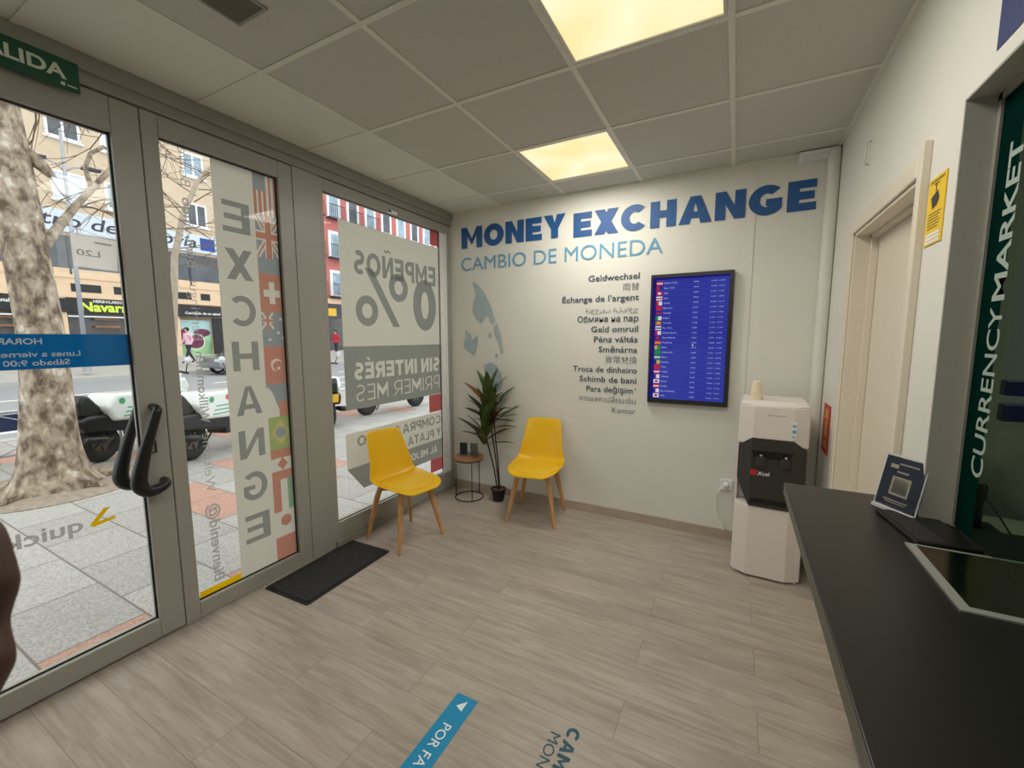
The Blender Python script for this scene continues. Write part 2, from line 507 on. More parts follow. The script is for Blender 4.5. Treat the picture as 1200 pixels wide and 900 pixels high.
# ------------------------------------------------------------------ mesh helpers
class MB:
    def __init__(s):
        s.v = []
        s.f = []
        s.mi = []
        s.cur = 0
    def add(s, vs, fs):
        o = len(s.v)
        s.v += [tuple(p) for p in vs]
        for f in fs:
            s.f.append([i + o for i in f])
            s.mi.append(s.cur)
        return s
    def box(s, x0, x1, y0, y1, z0, z1):
        x0, x1 = min(x0, x1), max(x0, x1)
        y0, y1 = min(y0, y1), max(y0, y1)
        z0, z1 = min(z0, z1), max(z0, z1)
        vs = [(x0, y0, z0), (x1, y0, z0), (x1, y1, z0), (x0, y1, z0), (x0, y0, z1), (x1, y0, z1), (x1, y1, z1), (x0, y1, z1)]
        return s.add(vs, [(0, 3, 2, 1), (4, 5, 6, 7), (0, 1, 5, 4), (1, 2, 6, 5), (2, 3, 7, 6), (3, 0, 4, 7)])
    def obox(s, c, ax, ay, az):
        c, ax, ay, az = map(Vector, (c, ax, ay, az))
        vs = [c + sx * ax + sy * ay + sz * az for sz in (-1, 1) for sx, sy in ((-1, -1), (1, -1), (1, 1), (-1, 1))]
        fs = [(0, 3, 2, 1), (4, 5, 6, 7), (0, 1, 5, 4), (1, 2, 6, 5), (2, 3, 7, 6), (3, 0, 4, 7)]
        if ax.cross(ay).dot(az) < 0:
            fs = [tuple(reversed(f)) for f in fs]
        return s.add(vs, fs)
    def tube(s, pts, rad, n=10, caps=True, closed=False):
        pts = [Vector(p) for p in pts]
        if not hasattr(rad, '__len__'):
            rad = [rad] * len(pts)
        N = len(pts)
        ref = None
        vs = []
        for i, p in enumerate(pts):
            a = pts[(i - 1) % N] if (closed or i > 0) else p
            b = pts[(i + 1) % N] if (closed or i < N - 1) else p
            t = (b - a).normalized()
            if ref is None:
                h = Vector((0, 0, 1)) if abs(t.z) < 0.9 else Vector((1, 0, 0))
                ref = t.cross(h).normalized()
            else:
                ref = (ref - t * ref.dot(t)).normalized()
            q = t.cross(ref)
            for k in range(n):
                an = 2 * math.pi * k / n
                vs.append(p + rad[i] * (math.cos(an) * ref + math.sin(an) * q))
        fs = []
        for i in range(N if closed else N - 1):
            j = (i + 1) % N
            for k in range(n):
                k2 = (k + 1) % n
                fs.append((i * n + k, i * n + k2, j * n + k2, j * n + k))
        if caps and not closed:
            fs.append(tuple(reversed(range(n))))
            fs.append(tuple((N - 1) * n + k for k in range(n)))
        return s.add(vs, fs)
    def lathe(s, prof, c=(0, 0, 0), n=24, axis='z', caps=True):
        c = Vector(c)
        vs = []
        for r, h in prof:
            for k in range(n):
                a = 2 * math.pi * k / n
                if axis == 'z':
                    p = Vector((r * math.cos(a), r * math.sin(a), h))
                elif axis == 'y':
                    p = Vector((r * math.sin(a), h, r * math.cos(a)))
                else:
                    p = Vector((h, r * math.cos(a), r * math.sin(a)))
                vs.append(c + p)
        fs = []
        for i in range(len(prof) - 1):
            for k in range(n):
                k2 = (k + 1) % n
                fs.append((i * n + k, i * n + k2, (i + 1) * n + k2, (i + 1) * n + k))
        if caps:
            fs.append(tuple(reversed(range(n))))
            fs.append(tuple((len(prof) - 1) * n + k for k in range(n)))
        return s.add(vs, fs)
    def prism(s, poly, d):
        d = Vector(d)
        p = [Vector(q) for q in poly]
        n = len(p)
        vs = p + [q + d for q in p]
        nrm = Vector((0, 0, 0))
        for i in range(n):
            nrm += p[i].cross(p[(i + 1) % n])
        fl = nrm.dot(d) > 0
        bot = tuple(range(n))
        fs = [tuple(reversed(bot)) if fl else bot, tuple(n + i for i in range(n)) if fl else tuple(reversed([n + i for i in range(n)]))]
        for i in range(n):
            j = (i + 1) % n
            q = (i, j, n + j, n + i)
            fs.append(q if fl else tuple(reversed(q)))
        return s.add(vs, fs)
    def poly(s, pts):
        return s.add(pts, [tuple(range(len(pts)))])
    def build(s, name, mats, parent=None, smooth=False, bevel=0.0, seg=2, loc=None):
        me = bpy.data.meshes.new(name)
        me.from_pydata(s.v, [], s.f)
        if not isinstance(mats, (list, tuple)):
            mats = [mats]
        for m in mats:
            me.materials.append(m)
        for p, i in zip(me.polygons, s.mi):
            p.material_index = min(i, len(mats) - 1)
            p.use_smooth = smooth
        me.update()
        o = bpy.data.objects.new(name, me)
        COL.objects.link(o)
        if parent:
            o.parent = parent
        if loc:
            o.location = loc
        if bevel:
            b = o.modifiers.new('bevel', 'BEVEL')
            b.width = bevel
            b.segments = seg
            b.limit_method = 'ANGLE'
            b.angle_limit = math.radians(40)
        if smooth == 'auto':
            pass
        return o

def smooth_by_angle(o, ang=40):
    me = o.data
    for p in me.polygons:
        p.use_smooth = True
    me.set_sharp_from_angle(angle=math.radians(ang))
    return o

def tag(o, label, cat, group=None, kind=None):
    o['label'] = label
    o['category'] = cat
    if group:
        o['group'] = group
    if kind:
        o['kind'] = kind
    return o

def thing(name, label, cat, loc=(0, 0, 0), rz=0.0, group=None):
    o = bpy.data.objects.new(name, None)
    o.empty_display_size = 0.1
    COL.objects.link(o)
    o.location = loc
    o.rotation_euler = (0, 0, rz)
    return tag(o, label, cat, group)

def struct(o):
    o['kind'] = 'structure'
    return o

def dup(root, loc, rz, label, scale=1.0):
    def cp(o, par):
        c = o.copy()
        COL.objects.link(c)
        if par:
            c.parent = par
        for ch in [q for q in bpy.data.objects if q.parent == o]:
            cp(ch, c)
        return c
    r = cp(root, None)
    r.location = loc
    r.rotation_euler = (0, 0, rz)
    r.scale = (scale,) * 3
    r['label'] = label
    return r

TXT = {}
def text_geo(body, bold=0.0, shear=0.0, res=4, space=1.0):
    key = (body, bold, shear, res, space)
    if key not in TXT:
        c = bpy.data.curves.new('glyphs', 'FONT')
        c.body = body
        c.offset = bold
        c.shear = shear
        c.resolution_u = res
        c.space_character = space
        o = bpy.data.objects.new('glyphs', c)
        COL.objects.link(o)
        bpy.context.view_layer.update()
        dg = bpy.context.evaluated_depsgraph_get()
        me = bpy.data.meshes.new_from_object(o.evaluated_get(dg))
        vs = [v.co.copy() for v in me.vertices]
        fs = [tuple(p.vertices) for p in me.polygons]
        bpy.data.objects.remove(o)
        bpy.data.curves.remove(c)
        bpy.data.meshes.remove(me)
        TXT[key] = (vs, fs)
    return TXT[key]

def put_text(mb, body, org, u, v, cap, width=None, bold=0.0, align='L', shear=0.0, res=4, space=1.0, heavy=0.0):
    """lettering in the plane (u, v); org is the baseline corner, cap the capital height"""
    vs, fs = text_geo(body, bold, shear, res, space)
    if not vs:
        return mb
    x0 = min(p.x for p in vs)
    x1 = max(p.x for p in vs)
    k = cap / (0.69 + 2 * bold)
    kx = (width / (x1 - x0)) if width else k
    sh = {'L': -x0, 'R': -x1, 'C': -(x0 + x1) / 2}[align]
    org, u, v = Vector(org), Vector(u), Vector(v)
    for q in ((-heavy, 0, heavy) if heavy else (0,)):
        mb.add([org + u * ((p.x + sh) * kx + q) + v * ((p.y + bold) * k) for p in vs], fs)
    return mb

# block capitals drawn as outlines: each glyph is (width, [(outer, [holes]), ...]), cap height 1
def _arc(cx, cy, rx, ry, a0, a1, n=14):
    return [(cx + rx * math.cos(math.radians(a0 + (a1 - a0) * i / n)), cy + ry * math.sin(math.radians(a0 + (a1 - a0) * i / n))) for i in range(n + 1)]
def _ribbon(path, t):
    L, R_ = [], []
    for i, (x, y) in enumerate(path):
        a, b = path[max(0, i - 1)], path[min(len(path) - 1, i + 1)]
        dx, dy = b[0] - a[0], b[1] - a[1]
        k = math.hypot(dx, dy)
        L.append((x - dy / k * t / 2, y + dx / k * t / 2))
        R_.append((x + dy / k * t / 2, y - dx / k * t / 2))
    return L + R_[::-1]
def glyph(c, t):
    v = t * 1.05           # upright strokes
    if c == 'M':
        w_ = .78 + 1.05 * t; m_ = w_ / 2; d = t * .62
        return w_, [([(0, 0), (v, 0), (v, .60), (m_ - .02, .60 - .42), (m_ + .02, .60 - .42), (w_ - v, .60), (w_ - v, 0), (w_, 0), (w_, 1), (w_ - v * .95, 1), (m_, .60 - .10 + (.2 - t) * .5), (v * .95, 1), (0, 1)], [])]
    if c in 'NÑ':
        w_ = .60 + .9 * t; g = 1.30 * t
        r_ = [([(0, 0), (v, 0), (v, 1 - g * 1.25), (w_ - v, 0), (w_, 0), (w_, 1), (w_ - v, 1), (w_ - v, g * 1.25), (v, 1), (0, 1)], [])]
        if c == 'Ñ':
            r_.append(([(w_ * .2, 1.10), (w_ * .33, 1.20), (w_ * .48, 1.19), (w_ * .66, 1.13), (w_ * .8, 1.20), (w_ * .8, 1.28), (w_ * .66, 1.22), (w_ * .5, 1.28), (w_ * .33, 1.29), (w_ * .2, 1.20)], []))
        return w_, r_
    if c in 'EÉ':
        w_ = .52 + .7 * t; h = t * .92; a = .5 - h / 2; b = .5 + h / 2
        r_ = [([(0, 0), (w_, 0), (w_, h), (v, h), (v, a), (w_ * .93, a), (w_ * .93, b), (v, b), (v, 1 - h), (w_ * .985, 1 - h), (w_ * .985, 1), (0, 1)], [])]
        if c == 'É':
            r_.append(([(w_ * .35, 1.08), (w_ * .55, 1.08), (w_ * .85, 1.28), (w_ * .55, 1.28)], []))
        return w_, r_
    if c == 'H':
        w_ = .60 + .8 * t; a = .5 - t * .48; b = .5 + t * .48
        return w_, [([(0, 0), (v, 0), (v, a), (w_ - v, a), (w_ - v, 0), (w_, 0), (w_, 1), (w_ - v, 1), (w_ - v, b), (v, b), (v, 1), (0, 1)], [])]
    if c == 'I':
        return v, [([(0, 0), (v, 0), (v, 1), (0, 1)], [])]
    if c == 'L':
        w_ = .50 + .6 * t
        return w_, [([(0, 0), (w_, 0), (w_, t), (v, t), (v, 1), (0, 1)], [])]
    if c == 'T':
        w_ = .62 + .6 * t; m_ = w_ / 2
        return w_, [([(m_ - v / 2, 0), (m_ + v / 2, 0), (m_ + v / 2, 1 - t), (w_, 1 - t), (w_, 1), (0, 1), (0, 1 - t), (m_ - v / 2, 1 - t)], [])]
    if c == 'Y':
        w_ = .66 + .9 * t; m_ = w_ / 2; q = v * 1.22
        return w_, [([(m_ - v / 2, 0), (m_ + v / 2, 0), (m_ + v / 2, .40), (w_, 1), (w_ - q, 1), (m_, .40 + .56 * t + .10), (q, 1), (0, 1), (m_ - v / 2, .40)], [])]
    if c == 'X':
        w_ = .58 + 1.05 * t; m_ = w_ / 2; q = v * 1.25; k = q / (2 * (w_ - q))
        return w_, [([(0, 0), (q, 0), (m_, .5 - k), (w_ - q, 0), (w_, 0), (m_ + q / 2, .5), (w_, 1), (w_ - q, 1), (m_, .5 + k), (q, 1), (0, 1), (m_ - q / 2, .5)], [])]
    if c == 'J':
        w_ = .46 + .5 * t; r_ = w_ / 2 - v / 2
        return w_, [(_ribbon([(w_ - v / 2, 1), (w_ - v / 2, .6)] + _arc(w_ / 2, .30, r_, .30 - t / 2 + .01, 0, -155, 12), t), [])]
    if c == 'A':
        w_ = .72 + 1.0 * t; m_ = w_ / 2; q = v * 1.12; h0 = .20; h1 = .20 + t * .85
        def xi(y): return q + (m_ - q) * y / (1 - t * .75)     # inner edge of the left leg
        ap = 1 - t * .78
        return w_, [([(0, 0), (q, 0), (xi(h0), h0), (w_ - xi(h0), h0), (w_ - q, 0), (w_, 0), (m_ + v * .53, 1), (m_ - v * .53, 1)], [[(xi(h1), h1), (w_ - xi(h1), h1), (m_, ap)]])]
    if c in 'O0':
        w_ = (.82 if c == 'O' else .62) + .55 * t
        return w_, [(_arc(w_ / 2, .5, w_ / 2, .515, 0, 354, 40), [_arc(w_ / 2, .5, w_ / 2 - v, .515 - t, 0, 354, 40)])]
    if c == '%':
        w_ = 1.28; r1, r2 = .235, .235
        o = [(_arc(cx, cy, .25, .265, 0, 350, 30), [_arc(cx, cy, .25 - t * .72, .265 - t * .72, 0, 350, 30)]) for cx, cy in ((.25, .735), (1.03, .265))]
        o.append(([(.24, 0), (.24 + t * .95, 0), (1.06, 1), (1.06 - t * .95, 1)], []))
        return w_, o
    if c in 'CG':
        w_ = .78 + .5 * t; cx = w_ / 2 + .02
        e = 318 if c == 'C' else 322
        O_ = _arc(cx, .5, cx, .515, 45, e, 30)
        I_ = _arc(cx, .5, cx - v, .515 - t, e - 4, 49, 26)
        if c == 'C':
            return w_, [(O_ + I_, [])]
        xr = O_[-1][0] + .02
        return w_, [(O_[:-1] + [(xr, .5 - .515 * .56), (xr, .54), (cx - .02, .54), (cx - .02, .54 - t * .82), (xr - v * .92, .54 - t * .82), (xr - v * .92, .5 - (.515 - t) * .60)] + [p for p in I_ if p[0] < xr - v * .95 or p[1] > .5], [])]
    if c == 'S':
        w_ = .58 + .5 * t
        rx, ry = w_ / 2 - v / 2, (1.03 - t) / 4
        y1, y2 = 1.015 - t / 2 - ry, -.015 + t / 2 + ry
        pth = _arc(w_ / 2, y1, rx * .96, ry, 38, 262, 18) + _arc(w_ / 2, y2, rx, ry, 82, -142, 18)
        return w_, [(_ribbon(pth, t), [])]
    if c in 'PRDB':
        w_ = {'P': .62, 'R': .64, 'D': .74, 'B': .64}[c] + .6 * t
        if c == 'D':
            return w_, [([(0, 0)] + _arc(w_ - .5, .5, .5, .5, -90, 90, 18) + [(0, 1)], [[(v, t)] + _arc(w_ - .5, .5, .5 - v, .5 - t, -90, 90, 14) + [(v, 1 - t)]])]
        if c == 'B':
            r_ = .27
            return w_, [([(0, 0)] + _arc(w_ - r_, r_, r_, r_, -90, 70, 10) + [(w_ - r_ * .55, .53)] + _arc(w_ - r_ - .03, 1 - .25, .25, .25, -60, 90, 10) + [(0, 1)],
                         [[(v, t)] + _arc(w_ - r_, r_ + t * .1, r_ - v, .5 - t * 1.55 - .0 if False else max(.03, r_ - t), -90, 90, 8) + [(v, 2 * r_ - t + .0)], [(v, .54 + t * .45)] + _arc(w_ - r_ - .03, .77 - t * .0, .2 - v * .5, max(.03, .21 - t * .72), -90, 90, 8) + [(v, 1 - t)]])]
        r_ = .32 + .05 * t; lo = 1 - 2 * r_
        bowl = _arc(w_ - r_, 1 - r_, r_, r_, -90, 90, 16)
        hole = [[(v, lo + t)] + _arc(w_ - r_, 1 - r_, max(.02, r_ - v), max(.02, r_ - t), -90, 90, 12) + [(v, 1 - t)]]
        if c == 'P':
            return w_, [([(0, 0), (v, 0), (v, lo)] + bowl + [(0, 1)], hole)]
        return w_, [([(0, 0), (v, 0), (v, lo), (w_ * .44, lo), (w_ - v * 1.12 + .01, 0), (w_ + .02, 0), (w_ * .44 + v * 1.05, lo + .015)] + [p for p in bowl if p[0] > w_ * .44 + v * 1.0] + [p for p in bowl if p[0] <= w_ * .44 + v and p[1] > .9] + [(0, 1)], hole)]
    return .34, []
def caps_layout(txt, t, gap):
    x, out = 0.0, []
    for c in txt:
        w_, shapes = glyph(c, t)
        for outer, holes in shapes:
            out.append(([(px + x, py) for px, py in outer], [[(px + x, py) for px, py in h] for h in holes]))
        x += w_ + (gap if c != ' ' else 0)
    return x - gap, out
def tess(mb, outer, holes, f):
    loops = [[Vector((a, b, 0)) for a, b in L_] for L_ in [outer] + holes]
    flat = [q for L_ in loops for q in L_]
    tris = tessellate_polygon(loops)
    vs = [f(q.x, q.y) for q in flat]
    # keep one facing
    fs = []
    for a, b, c in tris:
        ar = (flat[b].x - flat[a].x) * (flat[c].y - flat[a].y) - (flat[c].x - flat[a].x) * (flat[b].y - flat[a].y)
        fs.append((a, b, c) if ar > 0 else (a, c, b))
    return mb.add(vs, fs)
def caps(mb, txt, org, u, v, cap, width, t=.2, gap=.12):
    tot, shapes = caps_layout(txt, t, gap)
    k = width / tot
    org, u, v = Vector(org), Vector(u), Vector(v)
    for outer, holes in shapes:
        tess(mb, outer, holes, lambda a, b: org + u * (a * k) + v * (b * cap))
    return mb

X, Y, Z = Vector((1, 0, 0)), Vector((0, 1, 0)), Vector((0, 0, 1))

def rect_pts(org, u, v, w_, h_):
    org, u, v = Vector(org), Vector(u), Vector(v)
    return [org, org + u * w_, org + u * w_ + v * h_, org + v * h_]

def disc_pts(c, u, v, r, n=24, ry=None):
    c, u, v = Vector(c), Vector(u), Vector(v)
    ry = ry or r
    return [c + u * (r * math.cos(2 * math.pi * k / n)) + v * (ry * math.sin(2 * math.pi * k / n)) for k in range(n)]

# ------------------------------------------------------------------ room shell
H = 2.616
W = 2.919
YB = -6.2          # rear of the room, behind the camera
struct(MB().box(-0.09, 4.7, YB - 0.15, 0.15, -0.15, 0).build('floor', M['floor']))
struct(MB().box(-0.09, 4.7, 0, 0.15, 0, H + 0.3).build('wall_back', M['wall']))
struct(MB().box(-0.09, 4.7, YB - 0.15, YB, 0, H + 0.3).build('wall_rear', M['wall']))
# shop front wall: solid part beyond the entrance door
struct(MB().box(-0.09, 0, YB, -3.45, 0, H + 0.3).build('wall_front', M['wall']))
struct(MB().box(-0.25, 4.7, YB - 0.15, 0.15, H + 0.22, H + 0.35).build('roof_slab', M['wall']))

# ceiling tiles with open cells for the two (three) lamps
gx, gy = 0.541, -0.297
xs = [0.0, gx, gx + .6, gx + 1.2, gx + 1.8, W]
ys = [0.0] + [gy - 0.6 * k for k in range(10)]
ys[-1] = YB
lamp_cells = {(2, 1), (3, 3), (3, 6)}
mb = MB()
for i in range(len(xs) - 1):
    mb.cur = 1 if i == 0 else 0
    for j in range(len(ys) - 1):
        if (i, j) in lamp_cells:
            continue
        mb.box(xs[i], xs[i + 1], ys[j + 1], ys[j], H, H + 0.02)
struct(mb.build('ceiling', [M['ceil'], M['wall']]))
mb = MB()
tw = 0.012
for x in xs[1:-1]:
    mb.box(x - tw, x + tw, YB, 0, H - 0.004, H + 0.001)
for y in ys[1:-1]:
    mb.box(0, W, y - tw, y + tw, H - 0.0042, H + 0.001)
mb.box(W - 0.022, W, YB, 0, H - 0.006, H + 0.001)
mb.box(0.0, W, -0.018, 0, H - 0.006, H + 0.001)
struct(mb.build('trim_1', M['tbar']))

# right wall, built as blocks round the door opening and the counter opening
DX0, DX1, DZ = -1.43, -0.575, 1.985      # door opening (y range, height)
CY0, CY1, CZ0, CZ1 = -4.6, -1.70, 0.885, 2.095
WT = 0.16
mb = MB()
mb.box(W, W + WT, DX1, 0, 0, H + 0.3)
mb.box(W, W + WT, DX0, DX1, DZ, H + 0.3)
mb.box(W, W + 0.085, CY1, DX0, 0, H + 0.3)
mb.box(W, W + WT, CY0, CY1, CZ1, H + 0.3)
mb.box(W, W + WT, CY0, CY1, 0, CZ0)
mb.box(W, W + WT, YB, CY0, 0, H + 0.3)
struct(mb.build('wall_right', M['wall']))
# grey lining of the counter opening
mb = MB()
mb.box(W + 0.001, W + 0.075, CY1 - 0.004, CY1, 0.935, CZ1)
mb.box(W + 0.001, W + 0.075, CY0, CY1, CZ1 - 0.004, CZ1)
struct(mb.build('trim_2', M['reveal']))
# inner frame round the security glass
mb = MB()
mb.box(W + 0.062, W + 0.085, CY1 - 0.022, CY1 - 0.004, 0.935, CZ1 - 0.004)
mb.box(W + 0.062, W + 0.085, CY0, CY1, CZ1 - 0.022, CZ1 - 0.004)
struct(mb.build('trim_3', M['alu2']))

# baseboard on back wall
struct(MB().box(0.0, W, -0.012, 0, 0, 0.072).build('baseboard_back', mat('oak_baseboard', (176, 160, 144), 0.5, var=0.1, scale=6, stretch=(1, 6, 6))))
mb = MB()
mb.box(W - 0.012, W, DX1 + 0.08, -0.09, 0, 0.072)
struct(mb.build('baseboard_right', bpy.data.materials['oak_baseboard']))

# boxed pipe in the back right corner, cable trunking
mb = MB()
mb.box(2.855, W, -0.075, 0, 0, H)
struct(mb.build('trim_4', M['wall'], bevel=0.03, seg=4))
mb = MB()
mb.box(2.452, 2.487, -0.004, 0, 0.30, H)
struct(mb.build('trim_5', M['wall'], bevel=0.001))

# interior door in the right wall
d = MB().box(W + 0.09, W + 0.13, DX0 + 0.012, DX1 - 0.03, 0.005, DZ - 0.02).build('door_2', M['door_paint'])
struct(d)
mb = MB()
for y0, y1 in ((DX1, DX1 + 0.07), (DX0 - 0.045, DX0)):
    mb.box(W - 0.014, W, y0, y1, 0, DZ + 0.065)
mb.box(W - 0.014, W, DX0, DX1, DZ, DZ + 0.065)
mb.build('architrave', M['door_paint'], d, bevel=0.006)
mb = MB()
mb.box(W - 0.002, W + 0.085, DX1 - 0.018, DX1, 0, DZ)
mb.box(W - 0.002, W + 0.085, DX0, DX0 + 0.012, 0, DZ)
mb.box(W - 0.002, W + 0.085, DX0, DX1, DZ - 0.014, DZ)
mb.box(W + 0.06, W + 0.088, DX1 - 0.034, DX1 - 0.018, 0, DZ - 0.014)
mb.box(W + 0.06, W + 0.088, DX0, DX1 - 0.018, DZ - 0.03, DZ - 0.014)
mb.build('door_jamb', M['door_paint'], d, bevel=0.002)
mb = MB()
mb.tube([(W + 0.09, DX0 + 0.07, 1.02), (W + 0.045, DX0 + 0.07, 1.02), (W + 0.045, DX0 + 0.17, 1.02)], 0.008, 10)
smooth_by_angle(mb.build('door_handle', M['steel'], d))
struct(MB().box(W - 0.022, W, -1.505, -1.478, 0, 2.075).build('trim_6', M['door_paint'], bevel=0.003))

# ------------------------------------------------------------------ shop front (x = 0)
FD = -0.062         # depth of the frames
GX = -0.030         # glass plane
def gp(y, z):       # point of the shop front face -> same sight line on the glass
    k = 1.0125
    return (-3.3143 + (y + 3.3143) * k, 1.4712 + (z - 1.4712) * k)

mb = MB()
mb.box(-0.09, 0.012, -3.45, 0, 2.50, H + 0.3)
mb.box(-0.05, 0.030, -3.45, 0, 2.548, H)
struct(mb.build('trim_7', M['alu2'], bevel=0.004))
# wide post between the middle pane and the end window, corner post
struct(MB().box(FD - 0.02, 0.004, -1.600, -1.415, 0, 2.50).build('trim_8', M['alu'], bevel=0.004))

def frame_mb(y0, y1, z0, z1, sl, sr, sb, st):
    """frame with stile widths left/right (in y) and rail heights"""
    m = MB()
    m.box(FD, 0, y0, y0 + sl, z0, z1)
    m.box(FD, 0, y1 - sr, y1, z0, z1)
    m.box(FD, 0, y0 + sl, y1 - sr, z0, z0 + sb)
    m.box(FD, 0, y0 + sl, y1 - sr, z1 - st, z1)
    return m

def gasket(m, y0, y1, z0, z1, t=0.007):
    xa, xb = GX + 0.004, GX + 0.010
    m.box(xa, xb, y0, y0 + t, z0, z1)
    m.box(xa, xb, y1 - t, y1, z0, z1)
    m.box(xa, xb, y0, y1, z0, z0 + t)
    m.box(xa, xb, y0, y1, z1 - t, z1)

# entrance door
d1 = struct(frame_mb(-3.36, -2.335, 0.012, 2.495, 0.105, 0.103, 0.095, 0.146).build('door_1', M['alu'], bevel=0.004))
MB().box(GX - 0.004, GX + 0.004, -3.255, -2.438, 0.107, 2.349).build('pane', M['glass'], d1)
mb = MB(); gasket(mb, -3.255, -2.438, 0.107, 2.349)
mb.build('gasket', M['rubber'], d1)
# bow handles, inside and outside
def bow(x, sgn):
    m = MB()
    P = [(0.0, -2.388, 1.150), (x * .9, -2.392, 1.142), (x, -2.402, 1.115), (x, -2.43, 1.03), (x, -2.456, .95), (x, -2.478, .87), (x, -2.487, .82), (x, -2.478, .787), (x, -2.45, .768), (x, -2.41, .772), (x * .8, -2.380, .785), (0.0, -2.372, .790)]
    R = [.016, .018, .020, .022, .025, .029, .031, .030, .027, .023, .019, .016]
    # smooth the path
    pts, rad = [], []
    for i in range(len(P) - 1):
        p0, p1, p2, p3 = (Vector(P[max(0, min(len(P) - 1, i + k))]) for k in (-1, 0, 1, 2))
        for j in range(4):
            t = j / 4
            pts.append(0.5 * ((2 * p1) + (p2 - p0) * t + (2 * p0 - 5 * p1 + 4 * p2 - p3) * t * t + (-p0 + 3 * p1 - 3 * p2 + p3) * t ** 3))
            rad.append(R[i] + (R[i + 1] - R[i]) * t)
    pts.append(Vector(P[-1])); rad.append(R[-1])
    off = 0.0 if sgn > 0 else FD
    pts = [p + Vector((off, 0, 0)) for p in pts]
    m.tube(pts, rad, 12)
    return m
h1 = bow(0.062, 1).build('door_handle', M['black'], d1, smooth=True)
h2 = bow(-0.062, -1).build('door_handle', M['black'], d1, smooth=True)
mb = MB().box(0.0, 0.006, -2.412, -2.388, 0.93, 0.99)
mb.cur = 1
put_text(mb, 'PUSH', (0.0066, -2.398, 0.937), Z, -Y, 0.008, width=0.042)
mb.build('lock_plate', [M['black'], M['white_print']], d1)

# middle fixed pane
w1 = struct(frame_mb(-2.332, -1.600, 0.0, 2.497, 0.066, 0.09, 0.09, 0.095).build('window_1', M['alu'], bevel=0.004))
MB().box(GX - 0.004, GX + 0.004, -2.266, -1.69, 0.09, 2.402).build('pane', M['glass'], w1)
mb = MB(); gasket(mb, -2.266, -1.69, 0.09, 2.402)
mb.build('gasket', M['rubber'], w1)
# end window
w2 = struct(frame_mb(-1.415, 0.0, 0.0, 2.497, 0.03, 0.045, 0.17, 0.075).build('window_2', M['alu'], bevel=0.004))
MB().box(GX - 0.004, GX + 0.004, -1.385, -0.045, 0.17, 2.422).build('pane', M['glass'], w2)
mb = MB()
mb.box(GX, -0.008, -0.155, -0.13, 0.17, 2.422)
mb.box(GX, -0.004, -0.085, -0.065, 0.17, 2.422)
mb.box(GX, -0.014, -0.13, -0.085, 0.17, 2.422)
mb.build('side_jamb', M['win_frame'], w2, bevel=0.002)  # whiter than the frame: light from outside is put into the jamb's colour
mb = MB(); gasket(mb, -1.385, -0.155, 0.17, 2.422, 0.005)
mb.build('gasket', M['rubber'], w2)
struct(MB().box(0.0, 0.022, -1.415, 0.0, 0.0, 0.045).build('trim_9', M['alu2'], bevel=0.004))

# little sensor on the header
t = thing('door_sensor', 'small white sensor on the header above the end window', 'sensor', (0.0, -0.77, 2.425))
MB().box(0.0, 0.02, -0.05, 0.05, 0.0, 0.022).build('case', M['white_print'], t, bevel=0.004)
MB().box(0.02, 0.0215, -0.05, -0.02, 0.004, 0.018).build('eye', M['rubber'], t)

# exit sign
t = thing('exit_sign', 'dark green exit sign reading SALIDA above the entrance door', 'sign', (0.033, -2.69, 2.444))
MB().box(-0.003, 0.003, -0.155, 0.155, 0, 0.112).build('plate', M['green_sign'], t)
mb = put_text(MB(), 'SALIDA', (0.0036, 0.118, 0.036), Y, Z, 0.05, width=0.245, bold=0.03, align='R')
mb.build('lettering', M['pale_sign'], t)
mb = MB()
mb.poly([(0.0036, .1, .012), (0.0036, .112, .012), (0.0036, .112, .024), (0.0036, .1, .024)])
mb.poly([(0.0036, .118, .015), (0.0036, .146, .015), (0.0036, .146, .02), (0.0036, .118, .02)])
mb.build('pictogram', M['pale_sign'], t)

# ------------------------------------------------------------------ films on the glass
U = -Y
VX = GX - 0.0052     # outer face of the pane
def film(name, label, cat='window decal', group=None):
    return thing(name, label, cat, (VX, -1.3, 0.5), 0, group)
FO = Vector((VX, -1.3, 0.5))
def fpt(y, z, k=0):
    yy, zz = gp(y, z)
    return Vector((VX + 0.0006 * k, yy, zz)) - FO
def fpoly(mb, pts, k=0):
    return mb.poly([fpt(y, z, k) for y, z in pts])
def ftext(mb, body, y, z, cap, width, bold=0.0, k=1, **kw):
    # mirrored for the room: starts at y (right) and runs towards -y
    return put_text(mb, body, fpt(y, z, k), U, Z, cap, width, bold, **kw)

t = film('window_poster', 'large mirrored poster reading EMPEÑOS 0% SIN INTERÉS on the end window', 'window poster')
mb = MB(); fpoly(mb, [(-1.275, 2.272), (-0.15, 2.272), (-0.15, 0.952), (-1.275, 0.952)])
mb.build('white_panel', M['vw'], t)
def grey_block(name, outline, words, m_):
    # grey print with the words left out of it; words: (text, right edge, base, cap, width, stroke, gap)
    outer = [(-y, z) for y, z in outline]
    holes, islands = [], []
    for body, y, z, cap, width, tk, gap in words:
        tot, shapes = caps_layout(body, tk, gap)
        k = width / tot
        for o_, hs in shapes:
            holes.append([(-y + a_ * k, z + b_ * cap) for a_, b_ in o_])
            islands += [[(-y + a_ * k, z + b_ * cap) for a_, b_ in h] for h in hs]
    mb = MB()
    tess(mb, outer, holes, lambda a_, b_: fpt(-a_, b_, 1))
    for i_ in islands:
        tess(mb, i_, [], lambda a_, b_: fpt(-a_, b_, 1))
    return mb.build(name, m_, t)
def fcaps(mb, body, y, z, cap, width, tk=.2, gap=.12, k=1):
    return caps(mb, body, fpt(y, z, k), U, Z, cap, width, tk, gap)
